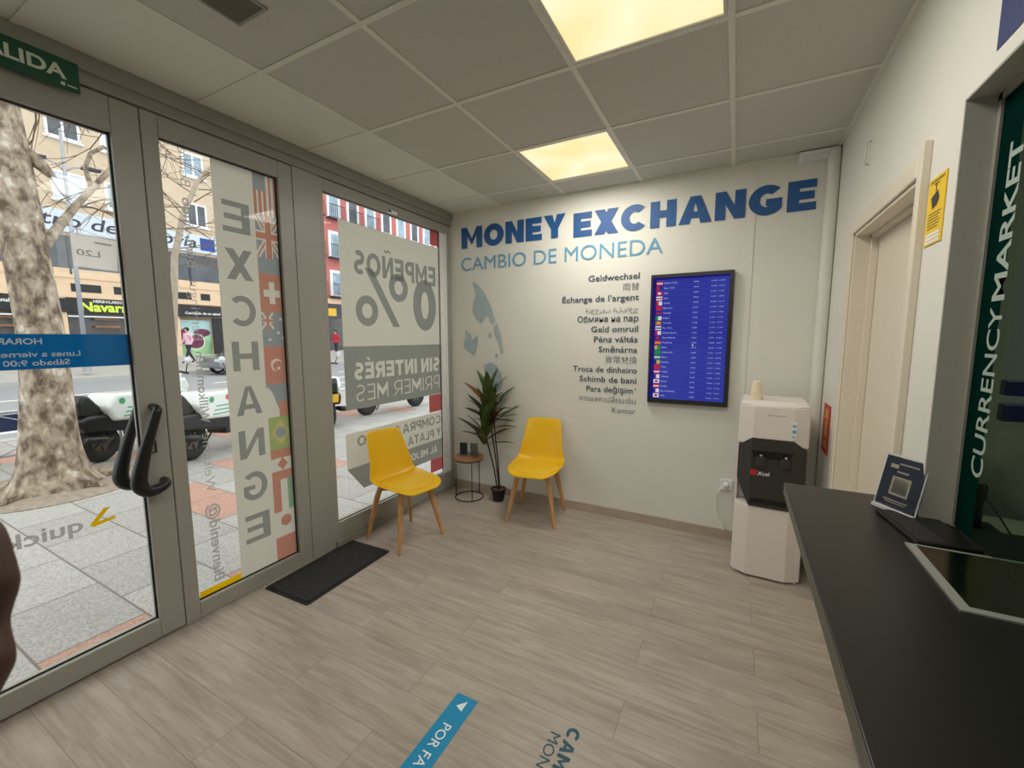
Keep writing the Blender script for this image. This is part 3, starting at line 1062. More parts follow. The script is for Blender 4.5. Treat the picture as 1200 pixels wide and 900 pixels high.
grey_block('grey_panel', [(-1.275, 1.408), (-0.15, 1.408), (-0.15, 0.952), (-1.275, 0.952)],
           [('SIN INTERÉS', -0.205, 1.165, .125, .985, .24, .12), ('PRIMER MES', -0.205, 1.005, .12, .975, .085, .17)], M['tgrey'])
mb = MB()
fcaps(mb, 'EMPEÑOS', -0.235, 1.925, .17, .93, .22)
fcaps(mb, '0', -0.235, 1.535, .43, .31, .24)
fcaps(mb, '%', -0.60, 1.555, .43, .56, .19)
mb.build('lettering', M['tgrey'], t)

t = film('window_poster', 'lower mirrored poster with cut corner reading COMPRA DE ORO behind a chair', 'window poster')
mb = MB(); fpoly(mb, [(-1.29, 0.782), (-0.15, 0.782), (-0.15, 0.352), (-1.145, 0.345), (-1.29, 0.525)])
mb.build('white_panel', M['vw'], t)
grey_block('grey_panel', [(-1.29, 0.525), (-0.15, 0.525), (-0.15, 0.352), (-1.145, 0.345)], [('AL MEJOR PRECIO', -0.26, 0.41, .062, .74, .2, .14)], M['tgrey'])
mb = MB()
fcaps(mb, 'COMPRA DE ORO', -0.20, 0.672, .078, 1.0, .2)
fcaps(mb, 'Y PLATA', -0.20, 0.552, .078, .46, .2)
mb.build('lettering', M['tgrey'], t)
for z0, z1, lb in ((0.79, 0.95, 'upper red film square between the two posters on the end window'), (0.225, 0.35, 'lower red film square under the cut corner poster on the end window')):
    mb = MB(); fpoly(mb, [(-0.36, z0), (-0.15, z0), (-0.15, z1), (-0.36, z1)])
    o = mb.build('red_decal', M['vr'], None, loc=FO)
    tag(o, lb, 'window decal', 'red squares on the end window')
mb = MB(); fpoly(mb, [(-0.30, 2.285), (-0.15, 2.285), (-0.15, 2.42), (-0.30, 2.42)])
tag(mb.build('red_decal', M['vr'], None, loc=FO), 'topmost dark red film square above the large poster on the end window', 'window decal', 'red squares on the end window')

t = film('window_banner', 'tall white mirrored banner reading EXCHANGE down the middle pane with faded flags', 'window banner')
mb = MB(); fpoly(mb, [(-2.05, 0.095), (-1.69, 0.095), (-1.69, 2.40), (-2.05, 2.40)])
mb.build('white_panel', M['vw'], t)
mb = MB()
for i, ch in enumerate('EXCHANGE'):
    fcaps(mb, ch, -1.868, 2.035 - i * 0.2495, 0.165, 0.145, .19)
mb.build('lettering', M['tgrey'], t)
# faded flags printed down the right edge, drawn cell by cell
FA, FB = -1.838, -1.694
mats = [M['tblue'], M['tred'], M['tgreen'], M['tyel'], M['tsea']]
BL, RD, GN, YL, SG = range(5)
def flag_at(y, z):
    q = (y - FA) / (FB - FA)          # 0 left .. 1 right
    c = q - .5
    if z > 2.17:
        if q < .5 and z > 2.30: return BL
        return RD if int(q * 10) % 2 == 0 else None
    if z > 1.93:
        d = z - 2.05
        if abs(c) < .10 or abs(d) < .016: return RD
        if abs(c) < .17 or abs(d) < .028: return None
        k = abs(abs(d) / .12 - abs(c) * 2)
        if k < .08: return RD
        return None if k < .24 else BL
    if z > 1.84: return BL
    if z > 1.62:
        d = z - 1.73
        if (abs(c) < .11 and abs(d) < .062) or (abs(c) < .34 and abs(d) < .02): return None
        return RD
    if z > 1.42:
        if q < .5 and z > 1.52:
            d = z - 1.57; e = q - .25
            if abs(e) < .04 or abs(d) < .006: return RD
            if abs(e) < .07 or abs(d) < .011 or abs(abs(d) / .05 - abs(e) * 4) < .2: return None
            return BL
        for a_, b_ in ((.8, 1.58), (.68, 1.5), (.88, 1.47), (.3, 1.46)):
            if (q - a_) ** 2 * .02 + (z - b_) ** 2 < .00008: return None
        return BL
    if z > 1.20:
        d = z - 1.31
        if math.hypot(c * .144, d) < .036 and math.hypot(c * .144 - .008, d + .006) > .030: return None
        if math.hypot(c * .144 - .012, d + .02) < .010: return None
        return RD
    if z > 1.0:
        if q < .12 + (1.2 - z) * 2.6 * .9 and z < 1.18: return RD if q > .5 and z < 1.10 else (None if q < (1.2 - z) * 4.5 else BL)
        return BL if z > 1.09 or q < .5 else RD
    if z > .80:
        d = z - .90
        if math.hypot(c * .144, d) < .032: return BL
        return YL if abs(c) * 2 / .82 + abs(d) / .078 < 1 else GN
    if z > .745: return RD
    if z > .665:
        d = z - .705
        return RD if abs(c) * 1.2 + abs(d) * 7 < .28 else None
    if z > .61: return RD
    if z > .41: return RD if q < .34 else (None if q < .66 else SG)
    if z > .25: return RD if math.hypot(c * .144, z - .345) < .035 else None
    return RD
cells = {}
nz_, ny_ = 460, 26
dz_, dy_ = (2.398 - .098) / nz_, (FB - FA) / ny_
mb = MB()
for j in range(ny_):
    i = 0
    y0 = FA + j * dy_
    while i < nz_:
        c0 = flag_at(y0 + dy_ / 2, .098 + (i + .5) * dz_)
        i1 = i
        while i1 < nz_ and flag_at(y0 + dy_ / 2, .098 + (i1 + .5) * dz_) == c0: i1 += 1
        if c0 is not None:
            mb.cur = c0
            fpoly(mb, [(y0, .098 + i * dz_), (y0 + dy_, .098 + i * dz_), (y0 + dy_, .098 + i1 * dz_), (y0, .098 + i1 * dz_)], 1)
        i = i1
mb.build('flag_strip', mats, t)

mb = MB(); fpoly(mb, [(-2.262, 0.098), (-2.05, 0.098), (-2.05, 0.142), (-2.262, 0.142)])
tag(mb.build('yellow_decal', M['vy'], None, loc=FO), 'yellow film strip along the bottom of the middle pane', 'window decal')
# vertical words of welcome on the middle pane; they run upwards, mirrored for the room
z0 = 0.16
words = [('Bienvenid@', .022, .47, 1.0), ('Welcome', -.012, .34, .8), ('Willkommen', .012, .40, .8), ('Benvingut', -.01, .33, .8), ('Bem-vindo', .012, .36, .8), ('Benvenuti', -.01, .32, .8)]
for wd, bo, ln, hs in words:
    mb = MB()
    put_text(mb, wd, fpt(-2.19, z0, 1), Z, Y, 0.055 * hs, ln * .94, bo)
    # mirrored: glyph tops point away from the room's right
    o = mb.build('welcome_lettering', M['vtext'], None, loc=FO)
    tag(o, 'mirrored word %s running up the clear part of the middle pane' % wd.replace('@', 'a'), 'window lettering', 'words of welcome on the middle pane')
    z0 += ln + 0.03

# door films
t = film('opening_hours_decal', 'blue mirrored opening hours strip across the entrance door glass', 'window decal')
mb = MB(); fpoly(mb, [(-3.25, 1.350), (-2.438, 1.350), (-2.438, 1.487), (-3.25, 1.487)])
mb.build('blue_panel', M['vblue'], t)
mb = MB()
ftext(mb, 'HORARIO', -2.718, 1.447, 0.024, 0.155, 0.03, k=4)
ftext(mb, 'Lunes a viernes 9:00 - 19:00', -2.612, 1.398, 0.0225, 0.425, 0.02, k=4)
ftext(mb, 'Sábado 9:00 - 14:00', -2.646, 1.364, 0.0225, 0.30, 0.02, k=4)
mb.build('lettering', M['vtextw'], t)
t = film('company_decal', 'grey mirrored lettering with a yellow arrow low on the entrance door glass', 'window decal')
mb = MB(); ftext(mb, 'quickgold', -2.665, 0.655, 0.062, 0.40, 0.02)
mb.build('lettering', M['vtext'], t)
mb = MB(); fpoly(mb, [(-2.645, .668), (-2.595, .728), (-2.572, .728), (-2.616, .676), (-2.56, .682), (-2.56, .668), (-2.635, .656)], 1)
mb.build('arrow_mark', M['vy'], t)
t = film('paper_notice', 'pale paper notice in a clear sleeve taped high on the entrance door glass', 'notice')
mb = MB(); fpoly(mb, [(-2.645, 1.735), (-2.445, 1.75), (-2.441, 1.905), (-2.645, 1.905)], -1)
mb.build('plastic_sleeve', M['sleeve'], t)
mb = MB(); fpoly(mb, [(-2.60, 1.765), (-2.462, 1.762), (-2.455, 1.893), (-2.60, 1.897)], 1)
mb.build('sheet', M['paper'], t)
mb = MB(); ftext(mb, 'L20', -2.515, 1.812, .026, .075, .02, k=2)
mb.poly([fpt(y, z, 2) for y, z in ((-2.53, 1.868), (-2.475, 1.866), (-2.475, 1.874), (-2.53, 1.876))])
mb.build('lettering', M['ink'], t)

# ------------------------------------------------------------------ ceiling fittings
def ceiling_lamp(x0, x1, y0, y1, label, group):
    t = thing('ceiling_lamp', label, 'ceiling lamp', ((x0 + x1) / 2, (y0 + y1) / 2, H), 0, group)
    hx, hy = (x1 - x0) / 2, (y1 - y0) / 2
    m = MB()
    e = 0.012
    m.box(-hx, hx, -hy, -hy + e, -.003, .03); m.box(-hx, hx, hy - e, hy, -.003, .03)
    m.box(-hx, -hx + e, -hy + e, hy - e, -.003, .03); m.box(hx - e, hx, -hy + e, hy - e, -.003, .03)
    m.box(-hx, hx, -hy, hy, .03, .045)
    m.build('frame', M['tbar'], t)
    m = MB().box(-hx + e, hx - e, -hy + e, hy - e, .002, .008)
    m.build('diffuser', M['lampglow'], t)
    L = bpy.data.lights.new('panel_light', 'AREA')
    L.shape = 'RECTANGLE'
    L.size = 2 * hx - .03
    L.size_y = 2 * hy - .03
    L.energy = LAMP_W
    L.color = (1.0, .965, .885)
    lo = bpy.data.objects.new('panel_light', L)
    COL.objects.link(lo)
    lo.parent = t
    lo.location = (0, 0, -.004)
    return t
e_ = 0.013
def cell(i, j): return xs[i] + e_, xs[i + 1] - e_, ys[j + 1] + e_, ys[j] - e_
ceiling_lamp(*cell(2, 1), 'square lit ceiling panel nearest the back wall', 'lit ceiling panels')
ceiling_lamp(*cell(3, 3), 'large square lit ceiling panel cut by the top of the photo', 'lit ceiling panels')
ceiling_lamp(*cell(3, 6), 'unseen square lit ceiling panel added behind the camera', 'lit ceiling panels')  # assumed from the lamp row, added out of view for more room light

t = thing('ceiling_vent', 'brown grey slotted air vent in the ceiling near the entrance', 'air vent', (0.825, -2.75, H))
m = MB()
m.box(-.085, .085, -.45, -.438, -.006, .0); m.box(-.085, .085, .438, .45, -.006, 0)
m.box(-.085, -.073, -.438, .438, -.006, 0); m.box(.073, .085, -.438, .438, -.006, 0)
m.build('frame', M['alu2'], t)
m = MB().box(-.073, .073, -.438, .438, -.001, 0)
m.build('backing', M['vent'], t)
for k in range(9):
    x = -.064 + k * .016
    MB().obox((x, 0, -.004), (.004, 0, .003), (0, .438, 0), (-.0004, 0, .0006)).build('slat', M['vent'], t)

t = thing('emergency_light', 'white wedge emergency light high in the back right corner', 'emergency light', (2.79, 0, 2.565))
m = MB().prism([(-.085, 0, .045), (-.085, -.055, .045), (-.085, -.05, .02), (-.085, -.015, -.005), (-.085, 0, -.005)], (.17, 0, 0))
m.build('housing', M['white_print'], t, bevel=.005)
m = MB().prism([(-.07, -.0512, .018), (-.07, -.018, -.0055), (-.07, -.016, -.007), (-.07, -.053, .018)], (.14, 0, 0))
m.build('lens', M['blind'], t)

# ------------------------------------------------------------------ back wall lettering
TY = -0.005
def wall_text(body, x, z, cap, width, bold, m, label, align='L', group=None, res=4, heavy=0.0):
    mb = MB()
    put_text(mb, body, (0, 0, 0), X, Z, cap, width, bold, align, res=res, heavy=heavy)
    o = mb.build('wall_lettering', m, None, loc=(x, TY, z))
    return tag(o, label, 'wall lettering', group)
for wd, x_, z_, ww, lb in (('MONEY', .128, 2.283, 1.02, 'bold blue word MONEY at the top left of the back wall'), ('EXCHANGE', 1.215, 2.268, 1.60, 'bold blue word EXCHANGE at the top right of the back wall')):
    mb = MB()
    caps(mb, wd, (0, 0, 0), X, Z, .186, ww, .285, .085)
    tag(mb.build('wall_lettering', M['blue1'], None, loc=(x_, TY, z_)), lb, 'wall lettering')
wall_text('CAMBIO DE MONEDA', .123, 2.085, .115, 1.785, -.004, M['blue2'], 'thin light blue words CAMBIO DE MONEDA under the big blue title', res=6)
lines = [('Geldwechsel', 1, .40), ('両替', 0, .125), ('Échange de l’argent', 1, .62), ('ةزجعىں ةلىاعج', 0, .42), ('Обмяна на пар', 1, .485), ('Geld omruil', 1, .37), ('Pénz váltás', 1, .345), ('Směnárna', 1, .305), ('貨幣兌換', 0, .25), ('Troca de dinheiro', 1, .52), ('Schimb de bani', 1, .46), ('Para değişim´', 1, .40), ('การแลกเปลี่ยนเงิน', 0, .46), ('Kantor', 0, .185)]
desc = ['Geldwechsel at the top of the list', 'two small Japanese characters under Geldwechsel', 'Échange de l’argent', 'thin Arabic lettering above the Cyrillic line', 'Cyrillic line above Geld omruil', 'Geld omruil', 'Pénz váltás', 'Směnárna', 'four thin Chinese characters under Směnárna', 'Troca de dinheiro', 'Schimb de bani', 'Para değişim', 'thin Thai lettering above Kantor', 'Kantor at the bottom of the list']
for i, (tx, b, wd) in enumerate(lines):
    wall_text(tx, 1.748, 1.912 - i * .0802, (.047 if b else .043) if i != 3 else .030, wd, .012 if b else -.004, M['navy'] if b else M['slate'], 'small wall text left of the screen: ' + desc[i], 'R', 'translations beside the screen', res=2)

# globe decal
t = thing('globe_decal', 'pale blue grey world map decal on the back wall above the plant', 'wall decal', (0.02, TY, 1.0))
def gpoly(pts):
    m = MB()
    m.poly([(x - .02, 0, z - 1.0) for x, z in pts])
    m.build('continent', M['globe'], t)
gpoly([(.245, 1.985), (.31, 1.94), (.37, 1.87), (.41, 1.80), (.45, 1.72), (.478, 1.62), (.465, 1.585), (.43, 1.61), (.415, 1.66), (.385, 1.665), (.345, 1.60), (.315, 1.62), (.275, 1.66), (.24, 1.72), (.252, 1.80), (.285, 1.86)])
gpoly([(.47, 1.56), (.50, 1.60), (.53, 1.52), (.555, 1.42), (.565, 1.33), (.545, 1.32), (.53, 1.40), (.50, 1.46), (.48, 1.50)])
gpoly([(.16, 1.545), (.215, 1.50), (.23, 1.44), (.26, 1.47), (.295, 1.485), (.285, 1.38), (.255, 1.30), (.22, 1.335), (.15, 1.365), (.135, 1.42), (.165, 1.47)])
gpoly([(.375, 1.22), (.43, 1.245), (.50, 1.21), (.54, 1.15), (.56, 1.06), (.53, .99), (.46, .96), (.41, 1.02), (.385, 1.10)])
gpoly([(.42, 1.52), (.45, 1.50), (.44, 1.46), (.41, 1.48)])
gpoly([(.49, 1.33), (.515, 1.31), (.505, 1.28), (.48, 1.29)])

# ------------------------------------------------------------------ rate screen
t = thing('rate_screen', 'upright wall screen showing a blue list of exchange rates', 'screen', (2.112, -.042, 1.452))
hw, hh = .273, .474
m = MB().box(-hw, hw, 0, .036, -hh, hh)
m.build('casing', M['bezel'], t, bevel=.003)
sl, sr_, st_, sb_ = -hw + .012, hw - .028, hh - .024, -hh + .034
m = MB(); m.poly([(sl, -.0008, sb_), (sr_, -.0008, sb_), (sr_, -.0008, st_), (sl, -.0008, st_)])
m.build('screen', M['screen'], t)
m = MB(); m.poly([(sl, -.0012, sb_), (sl + .03, -.0012, sb_), (sl + .03, -.0012, st_), (sl, -.0012, st_)])
m.poly([(sl, -.0012, st_ - .016), (sr_, -.0012, st_ - .016), (sr_, -.0012, st_), (sl, -.0012, st_)])
m.build('screen_border', M['scr_dark'], t)
names = ['Estados Unidos', 'Reino Unido', 'Suiza', 'Japón', 'Canadá', 'Marruecos', 'Australia', 'Bulgaria', 'Colombia', 'Rep. Checa', 'Emiratos Árabes', 'Nueva Zelanda', 'Hong Kong', 'Brasil', 'Arabia Saudí', 'México', 'Rumanía', 'China', 'Turquía', 'Tailandia', 'Polonia', 'Hungría', 'Rep. Dominicana', 'Chile']
fl = [('red', 'white'), ('blue', 'red'), ('red', 'white'), ('white', 'red'), ('white', 'red'), ('red', 'red'), ('blue', 'red'), ('white', 'green'), ('orange', 'yellow'), ('white', 'blue'), ('white', 'red'), ('blue', 'red'), ('red', 'yellow'), ('green', 'yellow'), ('green', 'green'), ('green', 'white'), ('yellow', 'blue'), ('red', 'red'), ('red', 'white'), ('white', 'blue'), ('white', 'red'), ('red', 'white'), ('white', 'blue'), ('white', 'red')]
rows = 24
pitch_ = (st_ - .024 - sb_ - .006) / rows
rule = MB()
for i in range(rows):
    zc = st_ - .024 - pitch_ * (i + .5)
    a, b = fl[i]
    m = MB()
    y = -.002
    x0 = sl + .03
    m.poly([(x0, y, zc - .014), (x0 + .042, y, zc - .014), (x0 + .042, y, zc + .014), (x0, y, zc + .014)])
    m.cur = 1
    if i % 3 == 2:
        m.poly([(x0 + .012 * math.cos(k * .6283) + .021, y - .0006, zc + .009 * math.sin(k * .6283)) for k in range(10)])
    elif i % 3 == 0:
        m.poly([(x0, y - .0006, zc - .005), (x0 + .042, y - .0006, zc - .005), (x0 + .042, y - .0006, zc + .004), (x0, y - .0006, zc + .004)])
    else:
        m.poly([(x0, y - .0006, zc - .014), (x0 + .018, y - .0006, zc - .014), (x0 + .018, y - .0006, zc + .014), (x0, y - .0006, zc + .014)])
    m.build('flag_icon', [M['scr_' + a], M['scr_' + b]], t)
    txt = MB()
    put_text(txt, names[i], (sl + .082, -.002, zc - .004), X, Z, .0105, None, .01, res=1)
    put_text(txt, '%.4f' % (0.9 + random.random() * 9), (sl + .315, -.002, zc - .004), X, Z, .009, .034, .01, 'R', res=1)
    put_text(txt, '%.3f  %.3f' % (1 + random.random() * 9, 1 + random.random() * 9), (sr_ - .028, -.002, zc - .004), X, Z, .009, .085, .0, 'R', res=1)
    txt.build('rate_row', M['scr_text'], t)
    rule.poly([(sl + .078, -.0014, zc - .5 * pitch_), (sr_, -.0014, zc - .5 * pitch_), (sr_, -.0014, zc - .5 * pitch_ + .0022), (sl + .078, -.0014, zc - .5 * pitch_ + .0022)])
rule.build('row_rules', M['scr_rule'], t)
m = MB(); m.poly([(sl + .285, -.003, -.03), (sl + .300, -.003, -.042), (sl + .292, -.003, -.043), (sl + .290, -.003, -.052)])
m.build('mouse_pointer', M['white_print'], t)
m = MB().box(-.1, .1, .036, .0405, -.15, .15)
m.build('wall_bracket', M['blackm'], t)
m = MB(); put_text(m, 'monitor', (hw - .035, -.0006, hh - .013), X, Z, .005, .04, 0, 'R', res=1)

# ------------------------------------------------------------------ chairs
def make_chair(label):
    t = thing('chair', label, 'chair', (0, 0, 0), 0, 'yellow waiting chairs')
    # shell: rows along the profile, front edge to top of the back;  +x is forward
    prof = [(.235, .395, .105, .000), (.228, .408, .150, .002), (.205, .417, .182, .006), (.15, .420, .205, .014), (.07, .415, .215, .022), (-.02, .409, .217, .030), (-.09, .408, .213, .042), (-.135, .418, .208, .050),
            (-.163, .445, .201, .050), (-.180, .49, .192, .046), (-.196, .55, .182, .040), (-.212, .61, .172, .033), (-.228, .67, .163, .026), (-.243, .725, .156, .020), (-.252, .755, .150, .014), (-.258, .768, .138, .010), (-.263, .773, .115, .006)]
    m = MB()
    ns = 13
    vs, fs = [], []
    for i, (x, z, hw_, cv) in enumerate(prof):
        f = min(1, max(0, (i - 6) / 4))
        for k in range(ns):
            s_ = -1 + 2 * k / (ns - 1)
            e = abs(s_) ** 2.6
            vs.append((x + cv * e * f * 1.1 + (0.0), s_ * hw_, z + cv * e * (1 - f) * 1.0))
    for i in range(len(prof) - 1):
        for k in range(ns - 1):
            a = i * ns + k
            fs.append((a, a + 1, a + ns + 1, a + ns))
    m.add(vs, fs)
    o = m.build('shell', M['yellow_shell'], t, smooth=True)
    so = o.modifiers.new('thick', 'SOLIDIFY'); so.thickness = .011; so.offset = 1
    sb = o.modifiers.new('sub', 'SUBSURF'); sb.levels = 1; sb.render_levels = 2
    # seat cushion
    m = MB()
    n = 28
    def ring(r, z):
        out = []
        for k in range(n):
            a = 2 * math.pi * k / n
            c, s_ = math.cos(a), math.sin(a)
            xx = math.copysign(abs(c) ** .75, c) * .175 * r + .035
            yy = math.copysign(abs(s_) ** .75, s_) * .185 * r
            out.append((xx, yy, z + .012 * (abs(yy) / .185) ** 2.4))
        return out
    rings = [ring(.93, .412), ring(1.0, .420), ring(.985, .430), ring(.9, .438), ring(.6, .442), ring(.25, .443)]
    vs = [p for r_ in rings for p in r_]
    fs = []
    for i in range(len(rings) - 1):
        for k in range(n):
            fs.append((i * n + k, i * n + (k + 1) % n, (i + 1) * n + (k + 1) % n, (i + 1) * n + k))
    fs.append(tuple((len(rings) - 1) * n + k for k in range(n)))
    m.add(vs, fs)
    m.build('seat_cushion', M['yellow_pad'], t, smooth=True)
    # wooden cross under the seat
    m = MB()
    for s_ in (1, -1):
        dv = Vector((.125, .125 * s_, 0))
        m.obox((0, 0, .378), dv, Vector((-s_ * .01, .01, 0)) * 1.4, (0, 0, .014))
    m.build('cross_base', M['beech'], t, bevel=.003)
    m = MB().lathe([(.05, .388), (.05, .402)], n=20)
    m.build('mounting_plate', M['blackm'], t)
    for sx in (1, -1):
        for sy in (1, -1):
            m = MB()
            top = Vector((.118 * sx, .118 * sy, .392)); mid = Vector((.135 * sx, .137 * sy, .32)); bot = Vector((.187 * sx, .197 * sy, .004))
            m.tube([top, mid, bot], [.019, .021, .0115], 12)
            m.lathe([(.0125, 0), (.0125, .005)], (bot.x, bot.y, 0), 12)
            smooth_by_angle(m.build('leg', M['beech'], t))
    return t
CH1 = make_chair('yellow shell chair at the window, seen from its side, beside the doormat')
CH1.location = (.318, -1.062, 0)
CH1.rotation_euler = (0, 0, math.radians(-10))
CH1.scale = (1, 1, 1)
CH2 = dup(CH1, (1.03, -.283, 0), math.radians(-81), 'yellow shell chair against the back wall, facing the room, right of the plant')

# ------------------------------------------------------------------ side table
t = thing('side_table', 'small round wooden side table on a black wire frame in the corner', 'side table', (.302, -.19, 0))
m = MB().lathe([(.128, .366), (.136, .369), (.136, .386), (.132, .39)], n=36)
smooth_by_angle(m.build('tabletop', M['tabletop'], t))
def circ(r, z, n=36): return [(r * math.cos(2 * math.pi * k / n), r * math.sin(2 * math.pi * k / n), z) for k in range(n)]
m = MB().tube(circ(.128, .005), .005, 8, closed=True)
m.build('base_ring', M['blackm'], t, smooth=True)
m = MB().tube(circ(.128, .361), .005, 8, closed=True)
m.build('top_ring', M['blackm'], t, smooth=True)
for a in (195, 315, 75):
    c, s_ = math.cos(math.radians(a)), math.sin(math.radians(a))
    MB().tube([(.128 * c, .128 * s_, .006), (.128 * c, .128 * s_, .361)], .004, 8).build('rod', M['blackm'], t, smooth=True)

def leaflet_holder(loc, rz, m_, label, wd=.075, hh=.115):
    t = thing('leaflet_holder', label, 'leaflet holder', loc, rz, 'leaflet holders on the side table')
    a = MB()
    a.obox((0, .0, hh / 2 + .003), (wd / 2, 0, 0), (0, .0012, 0), (0, 0, hh / 2))
    a.box(-wd / 2, wd / 2, -.035, .0, 0, .003)
    a.obox((0, -.022, .022), (wd / 2, 0, 0), (0, .001, 0), (0, -.004, .02))
    a.build('clear_stand', M['acrylic'], t)
    b = MB()
    for k in range(3):
        b.obox((0, -.005 - .0035 * k, hh / 2 + .006 - .002 * k), (wd / 2 - .004, 0, 0), (0, .0008, 0), (0, -.002, hh / 2 - .004))
    b.build('leaflet_stack', m_, t)
    return t
leaflet_holder((.245, -.185, .391), math.radians(22), M['leaflet'], 'clear holder with dark blue leaflets, left one on the side table')
leaflet_holder((.345, -.165, .391), math.radians(18), M['leaflet2'], 'clear holder with grey green leaflets, right one on the side table')

# ------------------------------------------------------------------ plant
t = thing('potted_plant', 'tall dark green potted plant with strap leaves in a small black pot', 'plant', (.583, -.135, 0))
m = MB().lathe([(.046, 0), (.05, .006), (.064, .10), (.070, .102), (.070, .112), (.062, .112), (.06, .10)], n=28, caps=False)
m.add([(0, 0, 0)], [])
m.lathe([(.0, .0005), (.048, .0005)], n=28, caps=False)
smooth_by_angle(m.build('pot', M['potblack'], t))
m = MB().lathe([(.0005, .106), (.03, .106), (.0605, .101)], n=24, caps=False)
m.build('soil', M['soil'], t)
stems = [([(-.012, 0, .10), (-.045, -.004, .30), (-.10, -.01, .50), (-.125, -.012, .62)], .0065),
         ([(.0, .012, .10), (-.03, .012, .35), (-.07, .01, .60), (-.095, .004, .92)], .0065),
         ([(.016, -.006, .10), (.0, -.004, .35), (-.03, -.004, .60), (-.045, 0, .74)], .0065)]
for P, r_ in stems:
    MB().tube(P, r_, 8).build('stem', M['stem'], t, smooth=True)
rng = random.Random(11)
def leaf(m, base, az, el, L, wd, droop, fold=.25):
    base = Vector(base)
    n = 8
    pos = base.copy()
    vs = []
    h = Vector((math.cos(az), math.sin(az), 0))
    side = Vector((-math.sin(az), math.cos(az), 0))
    e = el
    for i in range(n + 1):
        s_ = i / n
        d_ = h * math.cos(e) + Z * math.sin(e)
        nrm = -h * math.sin(e) + Z * math.cos(e)
        ww = wd * (math.sin(math.pi * min(1, .12 + .88 * s_)) ** .75) if i < n else 0.0006
        ww = max(ww, .0006)
        q = pos.copy()
        row = [q - side * ww + nrm * fold * ww, q, q + side * ww + nrm * fold * ww]
        for p_ in row:
            p_.y = min(p_.y, .112 + .1 * (p_.z - .8) * 0)
            p_.x = max(p_.x, -.55)
        vs += row
        pos = pos + d_ * (L / n)
        e -= droop / n
    fs = []
    for i in range(n):
        a = i * 3
        fs += [(a, a + 3, a + 4, a + 1), (a + 1, a + 4, a + 5, a + 2)]
    m.add(vs, fs)
m = MB(); m2 = MB()
heads = [((-.13, -.012, .62), 12, .0), ((-.10, .004, .93), 13, .0), ((-.07, -.01, .78), 12, .0)]
for (bx, by, bz), cnt, _ in heads:
    for k in range(cnt):
        s_ = k / cnt
        az = k * 2.399 + rng.uniform(-.3, .3)
        el = math.radians(22 + 62 * s_ + rng.uniform(-8, 8))
        zz = bz - .13 + .17 * s_
        tgt = m2 if rng.random() < .13 else m
        leaf(tgt, (bx + rng.uniform(-.006, .006), by + rng.uniform(-.006, .006), zz), az, el, rng.uniform(.26, .36) * (1 - .1 * s_), rng.uniform(.028, .040), rng.uniform(.2, .7) * (1 - .55 * s_))
for az, el, L in ((math.pi * 1.0, .5, .30), (math.pi * .95, .85, .36), (0.1, .62, .36), (-.15, .45, .33), (-.1, .25, .28), (2.7, 1.1, .36), (.5, 1.2, .34)):
    leaf(m, (-.08, -.01, .72), az, el, L, .034, .35)
for az, el, L in ((math.pi * 1.05, .35, .26), (math.pi * .9, .15, .24), (math.pi * 1.2, .5, .24)):
    leaf(m, (-.12, -.01, .56), az, el, L, .026, .4)
m.build('foliage', M['leaf'], t, smooth=True)
m2.build('bronze_leaves', M['leafred'], t, smooth=True)['label'] = 'bronze brown leaves'

# ------------------------------------------------------------------ doormat
t = thing('doormat', 'charcoal grey doormat with black rubber edge by the entrance', 'doormat', (.205, -1.617, 0), math.radians(2))
m = MB()
def rrect(hx, hy, r, z, n=5):
    out = []
    for cx, cy, a0 in ((hx - r, hy - r, 0), (-hx + r, hy - r, 90), (-hx + r, -hy + r, 180), (hx - r, -hy + r, 270)):
        for k in range(n + 1):
            a = math.radians(a0 + 90 * k / n)
            out.append((cx + r * math.cos(a), cy + r * math.sin(a), z))
    return out
m.prism(rrect(.185, .33, .02, .0005), (0, 0, .0045))
m.build('rubber_edge', M['matedge'], t, bevel=.002)
m = MB().prism(rrect(.163, .308, .012, .005), (0, 0, .004))
m.build('pile', M['matfab'], t, bevel=.0015)

# ------------------------------------------------------------------ floor stickers
t = thing('floor_sticker', 'blue floor strip with white triangle and words POR FAVOR', 'floor sticker', (1.515, -2.6, .0008))
m = MB(); m.poly([(-.049, -.6, 0), (.049, -.6, 0), (.049, .585, 0), (-.049, .585, 0)])
m.build('blue_strip', M['blue_floor'], t)
m = MB(); m.poly([(.012, .565, .0006), (-.020, .530, .0006), (.014, .516, .0006)])
put_text(m, 'POR FAVOR', (-.018, .447, .0006), -Y, X, .038, .29, .004)
put_text(m, 'ESPERE SU TURNO', (-.018, .10, .0006), -Y, X, .038, .47, .004)
m.build('lettering', M['white_floor'], t)
m = MB()
caps(m, 'CAMBIO', (-.022, .175, 0), -Y, X, .047, .30, .25, .1)
put_text(m, 'MONEDA', (-.075, .125, 0), -Y, X, .040, .27, .0)
tag(m.build('floor_lettering', M['teal_floor'], None, loc=(1.95, -2.118, .0008)), 'dark teal floor lettering reading CAMBIO MONEDA at the bottom edge', 'floor lettering')

